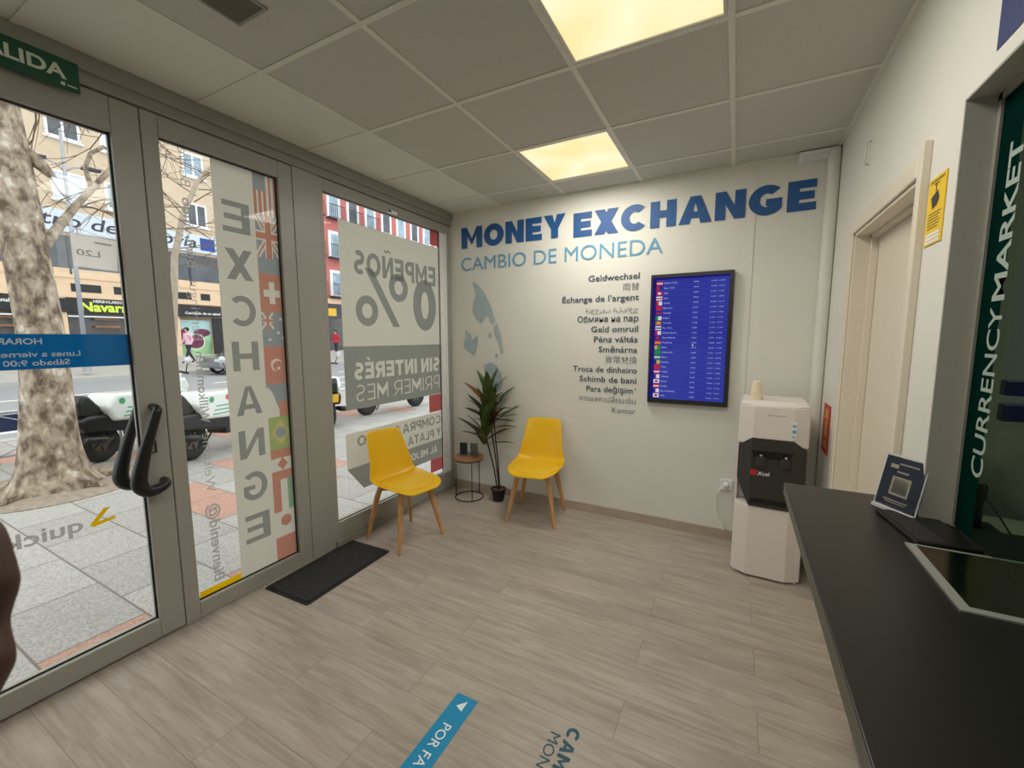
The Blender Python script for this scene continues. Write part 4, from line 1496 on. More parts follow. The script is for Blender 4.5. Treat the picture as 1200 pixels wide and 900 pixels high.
# ------------------------------------------------------------------ water cooler
t = thing('water_cooler', 'tall white water cooler with a dark dispensing bay in the back right corner', 'water cooler', (2.64, -.29, 0), math.radians(-1.5))
hw = .182; yb = .17; yf = -.185
def plan(k=1.0, f=0.0):
    # footprint, chamfered front
    return [(-hw * k, yb), (-hw * k, -.145), (-hw * k + .078, yf - f), (hw * k - .078, yf - f - .0), (hw * k, -.145), (hw * k, yb)]
def slab(m, z0, z1, k0=1.0, k1=1.0, f0=0.0, f1=0.0):
    a = [(x, y, z0) for x, y in plan(k0, f0)]
    b = [(x, y, z1) for x, y in plan(k1, f1)]
    n = len(a)
    m.add(a + b, [tuple(range(n)), tuple(reversed([n + i for i in range(n)]))] + [(i, n + i, n + (i + 1) % n, (i + 1) % n) for i in range(n)])
    m.f[-n - 2:] = [list(reversed(f)) for f in m.f[-n - 2:]]
m = MB(); slab(m, .012, .452, 1.0, .985, .004, -.004)
m.box(-hw * .93, hw * .93, -.15, yb - .01, 0, .014)
# sides carried up past the bay
m.box(-hw * .985, -hw * .985 + .012, -.10, yb, .452, .90); m.box(hw * .985 - .012, hw * .985, -.10, yb, .452, .90)
m.box(-hw * .985, hw * .985, -.05, yb, .452, .90)
m.build('body', M['cool_white'], t, bevel=.006)
m = MB(); slab(m, .83, 1.065, .985, .985, -.004, -.012)
slab(m, 1.065, 1.088, .985, .90, -.012, -.05)
m.build('top_cover', M['cool_white'], t, bevel=.006)
# dark octagonal bay
m = MB()
def fx(x):  # front surface of the chamfered body
    a = abs(x)
    return (yf if a < hw - .078 else yf + (a - (hw - .078)) / .078 * .04) - .004
octo = [(-.105, .872), (.105, .872), (.172, .812), (.172, .60), (.115, .455), (-.105, .452), (-.172, .60), (-.172, .825)]
cols_ = [-.172, -.105, .105, .172]
def seg_z(x):
    # top and bottom of the octagon at x
    tl = .872 if abs(x) < .106 else .872 - (abs(x) - .105) / .067 * .055
    bl = .453 if abs(x) < .106 else .453 + (abs(x) - .105) / .067 * .15
    return tl, bl
pts = []
for x in (-.174, -.105, 0, .105, .174):
    tl, bl = seg_z(x)
    pts.append((x, fx(x), tl, bl))
for (xa, ya, ta, ba), (xb, yb_, tb, bb) in zip(pts[:-1], pts[1:]):
    m.prism([(xa, ya, ba), (xb, yb_, bb), (xb, yb_, tb), (xa, ya, ta)], (0, .1, 0))
m.build('dispensing_bay', M['cool_dark'], t)
m = MB()
m.prism([(-.09, yf - .006, .755), (.09, yf - .006, .755), (.105, yf - .006, .80), (-.105, yf - .006, .80)], (0, .004, 0))
m.build('tap_shelf', M['black'], t)
m = MB()
m.prism([(-.105, yf - .006, .475), (.105, yf - .006, .475), (.09, yf - .006, .505), (-.09, yf - .006, .505)], (0, .004, 0))
m.build('drip_tray', M['black'], t)
for x in (-.055, .07):
    m = MB()
    m.box(x - .024, x + .024, yf - .020, yf - .003, .705, .762)
    tp = m.build('tap', M['cool_dark'], t, bevel=.006)
    m = MB().lathe([(.008, 0), (.007, -.006), (.003, -.008)], (x, yf - .022, .775), 12, 'y')
    m.build('indicator_button', M['chrome'], tp)
m = MB()
m.box(-.105, -.072, yf - .007, yf - .004, .648, .681)
m.cur = 1
put_text(m, 'Xcel', (-.068, yf - .0075, .650), X, Z, .024, .062, .02)
m.build('badge', [M['red_print'], M['white_print']], t)
m = MB(); m.box(-.03, .06, yf + .0095, yf + .013, 1.010, 1.014)
m.build('panel_slot', M['palepanel'], t)
m = MB()
m.poly([(.088, yf + .002, .885), (.115, yf + .002, .885), (.115, yf + .008, .985), (.088, yf + .008, .985)])
m.cur = 1
for z_, h_ in ((.955, .012), (.92, .018), (.895, .006)):
    m.poly([(.092, yf + .0008, z_), (.111, yf + .0008, z_), (.111, yf + .001, z_ + h_), (.092, yf + .001, z_ + h_)])
m.build('instruction_label', [M['white_print'], M['blue2']], t)

t = thing('cup_stack', 'stack of cream paper cups upside down on top of the water cooler', 'cups', (2.545, -.33, 1.0885))
for k in range(3):
    m = MB().lathe([(.033, .0 + k * .014), (.035, .004 + k * .014), (.024, .085 + k * .014), (.0, .085 + k * .014)], n=20, caps=False)
    smooth_by_angle(m.build('cup', M['cup'], t))

t = thing('wall_socket', 'white wall socket with a plug low on the back wall beside the cooler', 'socket', (2.405, 0, .41))
MB().box(-.04, .04, -.012, 0, -.04, .04).build('plate', M['white_print'], t, bevel=.004)
m = MB().lathe([(.021, -.0125), (.021, -.0065), (.0, -.0065)], (0, 0, 0), 20, 'y', caps=False)
m.build('socket_well', M['blind'], t)
m = MB().lathe([(.018, -.008), (.018, -.03), (.01, -.04)], (0.0, 0, 0), 16, 'y')
smooth_by_angle(m.build('plug', M['white_print'], t))
m = MB().tube([(0, -.04, 0), (-.03, -.06, -.01), (-.06, -.03, -.08), (-.05, -.014, -.2), (.0, -.014, -.30), (.02, -.02, -.335)], .004, 8)
m.build('cord', M['white_print'], t, smooth=True)

# ------------------------------------------------------------------ right wall signs
def wall_r(name, label, cat, y, z): return thing(name, label, cat, (W - .0015, y, z))
t = wall_r('camera_notice', 'yellow security camera notice on the right wall beside the counter opening', 'sign', -1.582, 1.845)
hw2, hz = .062, .098
m = MB().box(-.002, .001, -hw2, hw2, -hz, hz)
m.build('sheet', M['yellow_sign'], t)
R = -Y            # reading direction seen from the room is -y
m = MB()
def rp_(y0, y1, z0, z1): m.poly([(-.0026, y0, z0), (-.0026, y1, z0), (-.0026, y1, z1), (-.0026, y0, z1)])
m.poly([(-.0026, .035, .042), (-.0026, -.012, .056), (-.0026, -.026, .03), (-.0026, -.012, .012), (-.0026, .02, .006)])
rp_(.006, .0, .055, .078); rp_(.02, -.02, .076, .079)
for k in range(6): rp_(.044, -.046 + (k % 3) * .008, -.008 - k * .0085, -.0055 - k * .0085)
put_text(m, 'ZONA VIDEOVIGILADA', (-.0026, .05, .083), R, Z, .008, .10, .02, res=1)
m.build('print', M['black'], t)
m = MB()
for k in range(3): rp_(.05, -.052, -.072 - k * .011, -.064 - k * .011)
m.build('white_fields', M['white_print'], t)
t = wall_r('extinguisher_notice', 'red fire notice on the right wall between the cooler and the cream door', 'sign', -.262, .925)
MB().box(-.002, .001, -.095, .095, -.145, .145).build('sheet', M['red_sign'], t)
m = MB()
for z0_, z1_ in ((.06, .12), (-.05, .05), (-.11, -.07)):
    m.poly([(-.0026, .05, z0_), (-.0026, -.055, z0_), (-.0026, -.04, z1_), (-.0026, .03, z1_)])
m.build('print', M['gold_print'], t)
t = wall_r('wall_hook', 'thin white hooked bracket high on the right wall above the cream door', 'bracket', -.735, 2.315)
m = MB().tube([(0, .02, -.045), (-.012, .012, -.042), (-.016, -.0, -.03), (-.016, -.006, .0), (-.016, -.012, .045), (0, -.012, .048)], .004, 8)
m.build('hook', M['wall'], t, smooth=True)
# logo above the opening
t = wall_r('wall_logo', 'dark navy speech bubble shaped logo at the top right of the right wall', 'wall logo', -2.06, 2.33)
m = MB()
outer, inner = [], []
n = 40
for k in range(n):
    a = 2 * math.pi * k / n
    c, s_ = math.cos(a), math.sin(a)
    if c > 0 and s_ < 0:
        # square corner towards the door, at the bottom
        q = max(abs(c), abs(s_))
        outer.append((0, .215 * c / q, .195 * s_ / q))
    else:
        outer.append((0, .215 * c, .195 * s_))
    inner.append((0, .125 * c, .115 * s_))
vs = outer + inner
m.add(vs, [(k, (k + 1) % n, n + (k + 1) % n, n + k) for k in range(n)])
m.build('logo_ring', M['logo_navy'], t)

# ------------------------------------------------------------------ counter
t = thing('counter', 'long black topped service counter along the right wall', 'counter', (2.60, -1.505, 0))
m = MB()
top = [(0, 0), (.318, 0), (.318, -.196), (.55, -.196), (.55, -3.0), (-.02, -3.0)]
m.prism([(x, y, .892) for x, y in top], (0, 0, .04))
m.build('worktop', [M['counter']], t, bevel=.002)
m = MB()
m.prism([(-.0012, 0.0, .8925), (-.0212, -3.0, .8925), (-.0207, -3.0, .8925), (-.0005, 0.0, .8925)], (0, 0, .039))
m.prism([(0, .0003, .8925), (.318, .0003, .8925), (.318, .0008, .8925), (0, .0008, .8925)], (0, 0, .039))
m.build('edge_band', M['counter_edge'], t)
m = MB()
m.box(.272, .318, -3.0, -.01, .0, .892)
m.build('front_panel', M['wall'], t)
m = MB()
m.box(.262, .272, -3.0, -.01, .0, .07)
m.build('plinth', M['alu2'], t)
# things on the counter
CT = .9325
t = thing('money_tray', 'recessed steel money tray set in the black counter under the glass', 'money tray', (2.995, -2.065, CT))
hx, hy = .165, .155
m = MB()
e = .02
m.box(-hx, hx, -hy, -hy + e, 0, .004); m.box(-hx, hx, hy - e * .4, hy, 0, .004)
m.box(-hx, -hx + e, -hy + e, hy - e * .4, 0, .004); m.box(hx - e, hx, -hy + e, hy - e * .4, 0, .004)
m.build('rim', mat('satin_steel_rim', (196, 198, 192), .5, metal=.85, var=.03), t)
m = MB()
n = 10
vs = []
for i in range(n + 1):
    y = -hy + e + (2 * hy - 1.4 * e) * i / n
    dz = .0035 - .0028 * math.sin(math.pi * i / n)
    vs += [(-hx + e, y, dz), (hx - e, y, dz)]
m.add(vs, [(2 * i, 2 * i + 1, 2 * i + 3, 2 * i + 2) for i in range(n)])
m.build('dish', mat('polished_tray_steel', (150, 132, 108), .16, metal=1.0, var=.1, scale=9), t, smooth=True)

t = thing('signature_pad', 'flat black pad lying on the counter below the acrylic stand', 'pad', (2.905, -1.785, CT), math.radians(8))
MB().box(-.068, .068, -.115, .115, 0, .010).build('body', M['black'], t, bevel=.003)
MB().box(-.058, .0, -.105, .105, .010, .0108).build('writing_area', mat('matt_dark_pad', (34, 34, 33), .6), t)

t = thing('acrylic_stand', 'leaning clear acrylic stand with a dark leaflet at the counter corner', 'leaflet stand', (2.868, -1.668, CT), math.radians(-56))
lean = Vector((0, .036, .165))
ln_ = lean.normalized()
nv = Vector((0, -ln_.z, ln_.y))
hw_ = .062
m = MB()
m.obox(lean * .5 + Vector((0, 0, .004)), (hw_, 0, 0), nv * .0018, lean * .5)
m.obox((0, .012, .003), (hw_, 0, 0), (0, .012, 0), (0, 0, .0015))
m.build('clear_stand', M['acrylic'], t)
m = MB()
m.obox((0, -.005, .006), (hw_, 0, 0), (0, .005, 0), (0, 0, .005))
m.obox(lean + Vector((0, 0, .004)), (hw_, 0, 0), nv * .002, ln_ * .0015)
for s_ in (1, -1):
    m.obox(lean * .5 + Vector((s_ * hw_, 0, .004)), (.0013, 0, 0), nv * .002, lean * .5)
m.build('polished_edge', M['acr_edge'], t)
m = MB(); m.obox(lean * .52 + nv * .0038 + Vector((0, 0, .005)), (hw_ - .004, 0, 0), nv * .0006, lean * .455)
m.build('leaflet', M['leaflet'], t)
def on_leaf(name, x_, f, hx_, hh_, m_):
    MB().obox(lean * f + nv * .0049 + Vector((x_, 0, .005)), (hx_, 0, 0), nv * .0003, ln_ * hh_).build(name, m_, t)
on_leaf('pale_square', .003, .45, .028, .029, M['palepanel'])
on_leaf('inner_square', .003, .452, .022, .023, M['leaflet2'])
for x_, f, hx_, hh_ in ((0, .71, .017, .0025), (.014, .86, .028, .002), (-.028, .80, .012, .006), (0, .18, .036, .0016), (0, .14, .03, .0012)):
    on_leaf('print_line', x_, f, hx_, hh_, M['palepanel'])

# ------------------------------------------------------------------ security glass and the office behind
gsec = struct(MB().box(2.988, 2.996, CY0, CY1 - .022, .938, CZ1 - .022).build('window_3', M['secglass']))
t = thing('counter_glass_film', 'dark green strip reading CURRENCYMARKET up the edge of the counter glass', 'window decal', (2.9868, -1.80, 1.0))
m = MB(); m.poly([(0, .078, -.06), (0, -.02, -.06), (0, -.02, 1.073), (0, .078, 1.073)])
m.build('green_strip', M['green_band'], t)
m = MB()
put_text(m, 'CURRENCY', (-.0008, -.034, .105), Z, Y, .058, .44, .008)
put_text(m, 'MARKET', (-.0008, -.034, .56), Z, Y, .058, .385, .02)
m.build('lettering', M['band_text'], t)
struct(MB().box(W + WT, 4.7, -1.15, -1.05, 0, H).build('wall_office', M['office']))
struct(MB().box(4.55, 4.7, YB, -1.15, 0, H).build('wall_office_side', M['office']))
struct(MB().box(W, 4.7, YB, 0.15, H, H + .02).build('ceiling_office', M['office']))
t = thing('office_desk', 'pale desk behind the counter glass', 'desk', (3.62, -2.6, 0))
MB().box(-.535, .9, -1.4, 1.35, .80, .835).build('desktop', M['office_desk'], t, bevel=.003)
for x_ in (-.43, .86):
    for y_ in (-1.36, 1.31):
        MB().box(x_ - .02, x_ + .02, y_ - .02, y_ + .02, 0, .80).build('leg', M['blackm'], t)
t = thing('wall_rail', 'two dark horizontal bars on a bracket behind the counter glass', 'rail', (3.55, -1.15, 1.225))
MB().box(-.44, .5, -.43, -.40, .075, .12).build('bar', M['black'], t, bevel=.003)
MB().box(-.44, .5, -.43, -.40, .0, .05).build('bar', M['black'], t, bevel=.003)
for x_ in (-.1, .35):
    MB().box(x_ - .02, x_ + .02, -.405, 0, .02, .10).build('bracket', M['black'], t, bevel=.003)
t = thing('desk_microphone', 'slim black microphone standing behind the counter glass', 'microphone', (3.15, -1.42, .835))
m = MB().box(-.04, .05, -.06, .06, 0, .012)
m.build('base', M['black'], t, bevel=.004)
m = MB().tube([(0, 0, .012), (0, .001, .08), (0.001, .002, .10), (.002, .003, .105), (.003, .004, .15), (.003, .004, .154)], [.010, .009, .010, .014, .013, .008], 12)
m.build('stem', M['black'], t, smooth=True)
m = MB().tube([(.012, 0, .11), (.03, -.02, .08), (.05, -.05, .03), (.055, -.10, .004), (.05, -.25, .003)], .0025, 6)
m.build('cable', M['black'], t, smooth=True)
L = bpy.data.lights.new('office_fill_light', 'AREA')  # added source out of view, brightens the dark office
L.shape = 'RECTANGLE'; L.size = .58; L.size_y = .58; L.energy = 9.0; L.color = (1, .93, .8)
t = thing('office_fill_lamp', 'unseen panel added to brighten the office behind the counter glass', 'ceiling lamp', (3.9, -2.9, H))
MB().box(-.3, .3, -.3, .3, -.008, -.002).build('diffuser', M['lampglow'], t)
lo = bpy.data.objects.new('office_fill_light', L); COL.objects.link(lo); lo.parent = t; lo.location = (0, 0, -.012)

# ------------------------------------------------------------------ the photographer's finger
t = thing('person', 'dark fingertip of a hand in front of the lens at the left edge', 'person', (2.2377, -3.3312, 1.33))
HO = Vector((2.24, -3.33, 1.33))
hm = MB()
def hpath(pts, rad):
    hm.tube([Vector(p) - HO for p in pts], rad, 12)
    hm.lathe([(.0, -rad[0] * .95), (rad[0] * .7, -rad[0] * .6), (rad[0], 0), (rad[0] * .7, rad[0] * .6), (0, rad[0] * .95)], Vector(pts[0]) - HO, 12, caps=False)
hpath([(2.2365, -3.2866, 1.4186), (2.2413, -3.2879, 1.4057), (2.243, -3.2905, 1.3964), (2.2476, -3.2913, 1.3888), (2.2508, -3.2977, 1.3793), (2.2547, -3.3138, 1.3707), (2.246, -3.332, 1.352)], [.0066, .0084, .0074, .0084, .0084, .009, .011])
hpath([(2.2028, -3.2925, 1.3968), (2.2065, -3.2959, 1.3813), (2.214, -3.3015, 1.3678), (2.2209, -3.3106, 1.3577), (2.236, -3.332, 1.345)], [.0068, .0084, .0082, .009, .011])
hpath([(2.1778, -3.3028, 1.3754), (2.1813, -3.3073, 1.3605), (2.1905, -3.3128, 1.3508), (2.2026, -3.3219, 1.345), (2.228, -3.338, 1.335)], [.0064, .008, .008, .0088, .011])
hpath([(2.158, -3.3166, 1.3491), (2.164, -3.3201, 1.3412), (2.1762, -3.3254, 1.3376), (2.1952, -3.3323, 1.330), (2.222, -3.345, 1.322)], [.0056, .007, .007, .0078, .010])
hpath([(2.300, -3.352, 1.372), (2.293, -3.350, 1.355), (2.276, -3.350, 1.335), (2.245, -3.352, 1.315)], [.0078, .0092, .0105, .015])
hpath([(2.243, -3.336, 1.345), (2.234, -3.348, 1.322), (2.226, -3.372, 1.298), (2.22, -3.40, 1.27), (2.205, -3.52, 1.19)], [.021, .027, .027, .024, .030])
ho = hm.build('hand', M['skin'], t, smooth=True)
rm = ho.modifiers.new('remesh', 'REMESH'); rm.mode = 'VOXEL'; rm.voxel_size = .0018; rm.use_smooth_shade = True
sm_ = ho.modifiers.new('smooth', 'SMOOTH'); sm_.factor = .5; sm_.iterations = 6
MB().tube([Vector(p) - HO for p in ((2.215, -3.44, 1.245), (2.205, -3.53, 1.185), (2.19, -3.72, 1.06))], [.036, .042, .055], 18).build('sleeve', M['sleeve_cloth'], t, smooth=True)

# ------------------------------------------------------------------ street
GZ = -0.05
struct(MB().box(-7.0, -0.09, -30, 60, GZ - .2, GZ).build('pavement', M['paving']))
m = MB()
for k in range(60):
    y = -9 + k * .215
    m.box(-.22, -.1, y, y + .205, GZ - .01, GZ + .006)
struct(m.build('threshold_setts', mat('reddish_setts', (178, 158, 146), .8, var=.15, scale=3)))
struct(MB().box(-7.25, -7.0, -30, 60, GZ - .3, GZ + .01).build('kerb', M['kerb']))
struct(MB().box(-19.4, -7.25, -30, 60, GZ - .4, GZ - .12).build('road', M['asphalt']))
m = MB()
for x in (-8.7, -12.0):
    m.box(x - .07, x + .07, -30, 60, GZ - .12, GZ - .115)
for k in range(16):
    m.box(-10.3, -10.16, -28 + k * 5.5, -25 + k * 5.5, GZ - .12, GZ - .115)
    m.box(-14.4, -14.26, -28 + k * 5.5, -25 + k * 5.5, GZ - .12, GZ - .115)
struct(m.build('road_markings', M['roadpaint']))
m = MB()
m.prism([(-19.3, -30, GZ - .3), (-19.3, -30, GZ + .02), (-19.6, -30, GZ + .03), (-24.2, -30, .55), (-24.2, -30, GZ - .3)], (0, 90, 0))
struct(m.build('far_pavement', M['kerb']))

# barrier rail with navy panels
t = thing('street_barrier', 'low street barrier with navy panels behind the big tree', 'barrier', (-5.3, -2.6, GZ))
for k in range(4):
    y = -1.6 + k * 1.15
    MB().tube([(0, y, 0), (0, y, .66)], .02, 8).build('post', M['rail'], t, smooth=True)
MB().tube([(0, -1.6, .63), (0, 1.85, .63)], .016, 8).build('top_rail', M['rail'], t, smooth=True)
MB().tube([(0, -1.6, .10), (0, 1.85, .10)], .014, 8).build('bottom_rail', M['rail'], t, smooth=True)
for k in range(3):
    y = -1.6 + k * 1.15
    MB().box(-.02, .0, y + .04, y + 1.11, .40, .60).build('panel', M['navy_canvas'], t, bevel=.004)
    MB().tube([(.015, y, .10), (.015, y + 1.15, .62)], .007, 6).build('brace', M['rail'], t, smooth=True)
    MB().tube([(.02, y, .62), (.02, y + 1.15, .10)], .007, 6).build('brace', M['rail'], t, smooth=True)

# big plane tree by the door
rng = random.Random(5)
t = thing('plane_tree', 'thick mottled plane tree on the pavement outside the entrance door', 'tree', (-3.72, -1.83, GZ))
m = MB()
prof = [(0, 0, -.1, .40), (0, 0, .04, .335), (0, 0, .14, .27), (0, .005, .35, .232), (.01, .012, .65, .208), (.015, .03, 1.0, .188), (.02, .035, 1.45, .172), (.01, .015, 1.9, .166), (0, -.01, 2.3, .165), (-.01, -.035, 3.0, .158), (-.03, -.07, 3.8, .15), (-.07, -.14, 5.0, .13)]
N = 20
vs, fs = [], []
for i, (x, y, z, r_) in enumerate(prof):
    for k in range(N):
        a = 2 * math.pi * k / N
        rr = r_ * (1 + .05 * math.sin(3 * a + z * 1.3) + .03 * math.sin(5 * a - z * 2.1))
        if z < .3:
            rr *= 1 + (.3 - z) * .55 * (.5 + .5 * math.sin(5 * a + .6))
        vs.append((x + rr * math.cos(a), y + rr * math.sin(a), z))
for i in range(len(prof) - 1):
    for k in range(N):
        fs.append((i * N + k, i * N + (k + 1) % N, (i + 1) * N + (k + 1) % N, (i + 1) * N + k))
m.add(vs, fs)
o = m.build('trunk', M['bark'], t, smooth=True)
sb = o.modifiers.new('sub', 'SUBSURF'); sb.levels = 1; sb.render_levels = 2
m = MB()
for a, L in ((.3, .55), (1.35, .6), (2.6, .5), (3.9, .5), (5.2, .7)):
    m.tube([(.24 * math.cos(a), .24 * math.sin(a), .07), (.36 * math.cos(a + .1), .36 * math.sin(a + .1), .035), (L * math.cos(a + .15), L * math.sin(a + .15), .0)], [.07, .05, .018], 10)
m.build('roots', M['bark'], t, smooth=True)
m = MB()
m.tube([(0, .0, 2.2), (-.28, .27, 2.6), (-.48, .53, 2.98), (-.52, .92, 3.55)], [.06, .045, .036, .026], 10)
m.tube([(-.50, .70, 3.22), (-.50, .66, 3.45), (-.50, .72, 3.62), (-.5, .84, 3.74), (-.5, .92, 3.70)], [.026, .024, .022, .02, .015], 8)
m.tube([(-.52, .92, 3.55), (-.52, .92, 3.75), (-.55, 1.0, 4.1)], [.03, .022, .012], 8)
m.tube([(.0, .05, 3.32), (.03, .17, 3.2), (.03, .235, 3.12)], [.07, .055, .035], 10)
m.build('limb', M['bark'], t, smooth=True)

def twigs(m, p, d, L, r_, depth):
    p = Vector(p)
    d = Vector(d).normalized()
    pts = [p]
    n = 5
    for i in range(n):
        d = (d + Vector((rng.uniform(-.25, .25), rng.uniform(-.25, .25), rng.uniform(-.22, .22)))).normalized()
        pts.append(pts[-1] + d * L / n)
    m.tube(pts, [r_ * (1 - .65 * i / n) for i in range(n + 1)], 4, caps=False)
    if depth > 0:
        for k in range(4):
            q = pts[1 + k]
            dd = (d + Vector((rng.uniform(-1, 1), rng.uniform(-1, 1), rng.uniform(-.8, .8))) * .9)
            twigs(m, q, dd, L * rng.uniform(.45, .7), r_ * .55, depth - 1)
def seed_pods(m, pts):
    for p in pts:
        m.lathe([(.0, -.018), (.014, -.012), (.018, 0), (.014, .012), (0, .018)], p, 6, caps=False)
m = MB()
for st, dr, L in (((-.05, -.05, 4.0), (-.9, .9, -.35), 2.0), ((-.05, -.05, 3.6), (-1.2, .5, .05), 1.8), ((-.52, .92, 3.55), (-1, .9, .1), 1.8), ((-.05, -.05, 4.4), (-.6, .8, -.15), 1.7), ((-.1, -.1, 4.8), (-1, .9, -.1), 2.2), ((-.48, .53, 2.98), (-1, .5, .6), 1.5), ((-.52, .92, 3.55), (-.8, .3, .8), 1.3), ((-.1, 0, 4.2), (-.3, 1, .1), 1.7)):
    twigs(m, st, dr, L, .016, 2)
m.build('twigs', M['twig'], t)
# tree pit
m = MB(); m.prism([(-3.72 + .75 * math.cos(k * math.pi / 12), -1.83 + .75 * math.sin(k * math.pi / 12), GZ + .001) for k in range(24)], (0, 0, .006))
struct(m.build('tree_pit', mat('tree_pit_earth', (150, 138, 122), .95, var=.25, scale=20)))

# slim tree by the kerb
t = thing('young_tree', 'slim bare street tree seen through the middle pane', 'tree', (-6.2, .30, GZ))
m = MB().tube([(0, 0, 0), (0, .05, 1.2), (0, .21, 2.92), (0, .40, 3.68), (0, .64, 4.25), (-.1, .9, 4.6), (-.3, 1.5, 5.2)], [.075, .065, .052, .046, .038, .03, .015], 10)
m.build('trunk', mat('smooth_grey_bark', (168, 152, 134), .85, var=.15, scale=10), t, smooth=True)
m = MB()
for k in range(15):
    s_ = k / 14
    st = (0, .15 + .6 * s_, 2.7 + 1.7 * s_)
    twigs(m, st, (rng.uniform(-.8, .3), rng.choice((-1, 1)) * rng.uniform(.5, 1), rng.uniform(.1, .9)), rng.uniform(.8, 1.3), .010, 2)
m.build('twigs', M['twig'], t)

# lamp post on the far pavement
t = thing('street_lamp', 'grey double armed street lamp across the road', 'street lamp', (-20.0, 3.35, .15))
MB().tube([(0, 0, 0), (0, 0, 9.0)], [.085, .05], 10).build('pole', M['rail'], t, smooth=True)
MB().lathe([(.14, 0), (.14, .5), (.09, .6)], n=12).build('base', M['rail'], t)
for s_ in (1, -1):
    a = MB().tube([(0, 0, 7.5), (0, .25 * s_, 7.72), (0, .5 * s_, 7.78)], .03, 8).build('arm', M['rail'], t, smooth=True)
    MB().obox((0, .75 * s_, 7.80), (.12, 0, 0), (0, .28, .02), (0, 0, .05)).build('lamp_head', M['sign_ink'], a, bevel=.02)

# ------------------------------------------------------------------ tan building opposite
FX = -24.0
t = thing('apartment_building', 'tan apartment building with shops across the street', 'building', (FX, 5.0, .3))
def B(y): return y - 5.0
def C_(z): return z - .3
m = MB(); m.box(-8, 0, B(-14), B(13.3), 4.2, 22)
m.build('upper_wall', M['tan'], t)
m = MB()
m.box(-8, -.6, B(-14), B(13.3), 0, 4.2)
m.box(-.6, .08, B(-14), B(13.3), C_(3.28), 4.25)
for y in (-13.8, -9, -4.5, .2, 3.75, 6.45, 8.05, 12.9):
    m.box(-.6, .05, B(y), B(y) + .32, 0, C_(3.28))
m.box(-.6, .12, B(-14), B(13.3), C_(4.14), C_(4.3))
m.build('ground_floor', M['peach'], t)
def facade_window(y0, y1, z0, z1, pane, split=True):
    a = MB()
    f = .09
    a.box(.0, .07, B(y0), B(y1), C_(z0), C_(z0) + f); a.box(0, .07, B(y0), B(y1), C_(z1) - f, C_(z1))
    a.box(0, .07, B(y0), B(y0) + f, C_(z0) + f, C_(z1) - f); a.box(0, .07, B(y1) - f, B(y1), C_(z0) + f, C_(z1) - f)
    if split:
        a.box(0, .065, B((y0 + y1) / 2) - .04, B((y0 + y1) / 2) + .04, C_(z0) + f, C_(z1) - f)
    a.box(0, .14, B(y0) - .08, B(y1) + .08, C_(z0) - .08, C_(z0))
    fr_ = a.build('window', M['win_frame'], t)
    MB().box(.005, .03, B(y0) + f, B(y1) - f, C_(z0) + f, C_(z1) - f).build('pane', pane, fr_)
    return fr_
for zi, (z0, z1) in enumerate(((7.5, 8.72), (10.1, 11.3), (12.8, 14.0), (15.4, 16.6))):
    for yi, (y0, y1) in enumerate(((-9.4, -8.2), (-6, -4.9), (-2.4, -1.2), (1.4, 2.4), (4.05, 5.15), (5.82, 6.9), (9.1, 10.1), (11.3, 12.4))):
        fw_ = facade_window(y0, y1, z0, z1, (M['win_dark'], M['win_pane'], M['blind'])[(yi * 2 + zi) % 3])
m = MB().box(0, .12, B(-1.0), B(10.75), C_(6.12), C_(7.05))
sg = m.build('signboard', M['sign_grey'], t)
m = MB(); put_text(m, 'Centro de Segovia', (.125, B(1.9), C_(6.36)), Y, Z, .56, 7.55, .012, shear=.18)
m.build('sign_lettering', M['sign_ink'], sg)
m = MB().box(.12, .13, B(9.62), B(10.35), C_(6.27), C_(6.93))
m.build('emblem', M['eu_blue'], sg)
m = MB().box(-.0, .05, B(-6), B(12.9), C_(4.3), C_(5.98))
gb = m.build('glazed_band', M['win_dark'], t)
for y in (-3, -.5, 2.0, 4.3, 6.6, 9.0, 11.2):
    MB().box(.05, .09, B(y), B(y) + .08, C_(4.3), C_(5.98)).build('mullion', M['sign_ink'], gb)
for y0, y1 in ((-2, -.9), (.5, 1.6), (2.8, 3.7), (4.28, 5.3), (5.75, 6.6), (8.1, 9.0), (9.45, 9.92), (11, 12)):
    MB().box(.08, .09, B(y0), B(y1), C_(3.54), C_(3.9)).build('vent', M['shop_black'], t)
MB().box(0, .14, B(-13), B(10.6), C_(2.62), C_(3.22)).build('shop_fascia', M['shop_black'], t)
m = MB()
put_text(m, 'Navarro', (.145, B(4.50), C_(2.68)), Y, Z, .44, 2.0, .035)
m.build('shop_lettering', M['lime'], t)
m = MB()
put_text(m, 'HERBOLARIO', (.15, B(4.95), C_(3.09)), Y, Z, .13, 1.05, .02, res=1)
put_text(m, 'Cuidando de su salud', (.15, B(8.6), C_(2.75)), Y, Z, .13, 1.75, .03, res=2)
put_text(m, 'Hostal', (.15, B(1.9), C_(2.95)), Y, Z, .16, .5, .02, res=1)
m.build('shop_lettering', M['white_print'], t)
for y0, y1 in ((-4.1, .1), (.6, 3.7), (4.1, 6.4)):
    s_ = MB().box(-.3, -.28, B(y0), B(y1), .1, C_(2.6)).build('shop_window', M['shop_glass'], t)
    for z in (.7, 1.2, 1.65, 2.0):
        MB().box(-.27, -.05, B(y0) + .9, B(y1) - .5, z, z + .09).build('shelf', M['shelf'], s_)
    MB().box(-.2, .06, B(y0), B(y1), C_(2.42), C_(2.48)).build('awning_rail', M['win_frame'], s_)
mu = MB().box(-.25, -.2, B(8.05), B(9.98), .2, C_(1.55)).build('mural', M['mural_green'], t)
MB().box(-.25, -.21, B(8.05), B(9.98), C_(1.55), C_(2.45)).build('mural_sky', M['mural_sky'], mu)
m = MB()
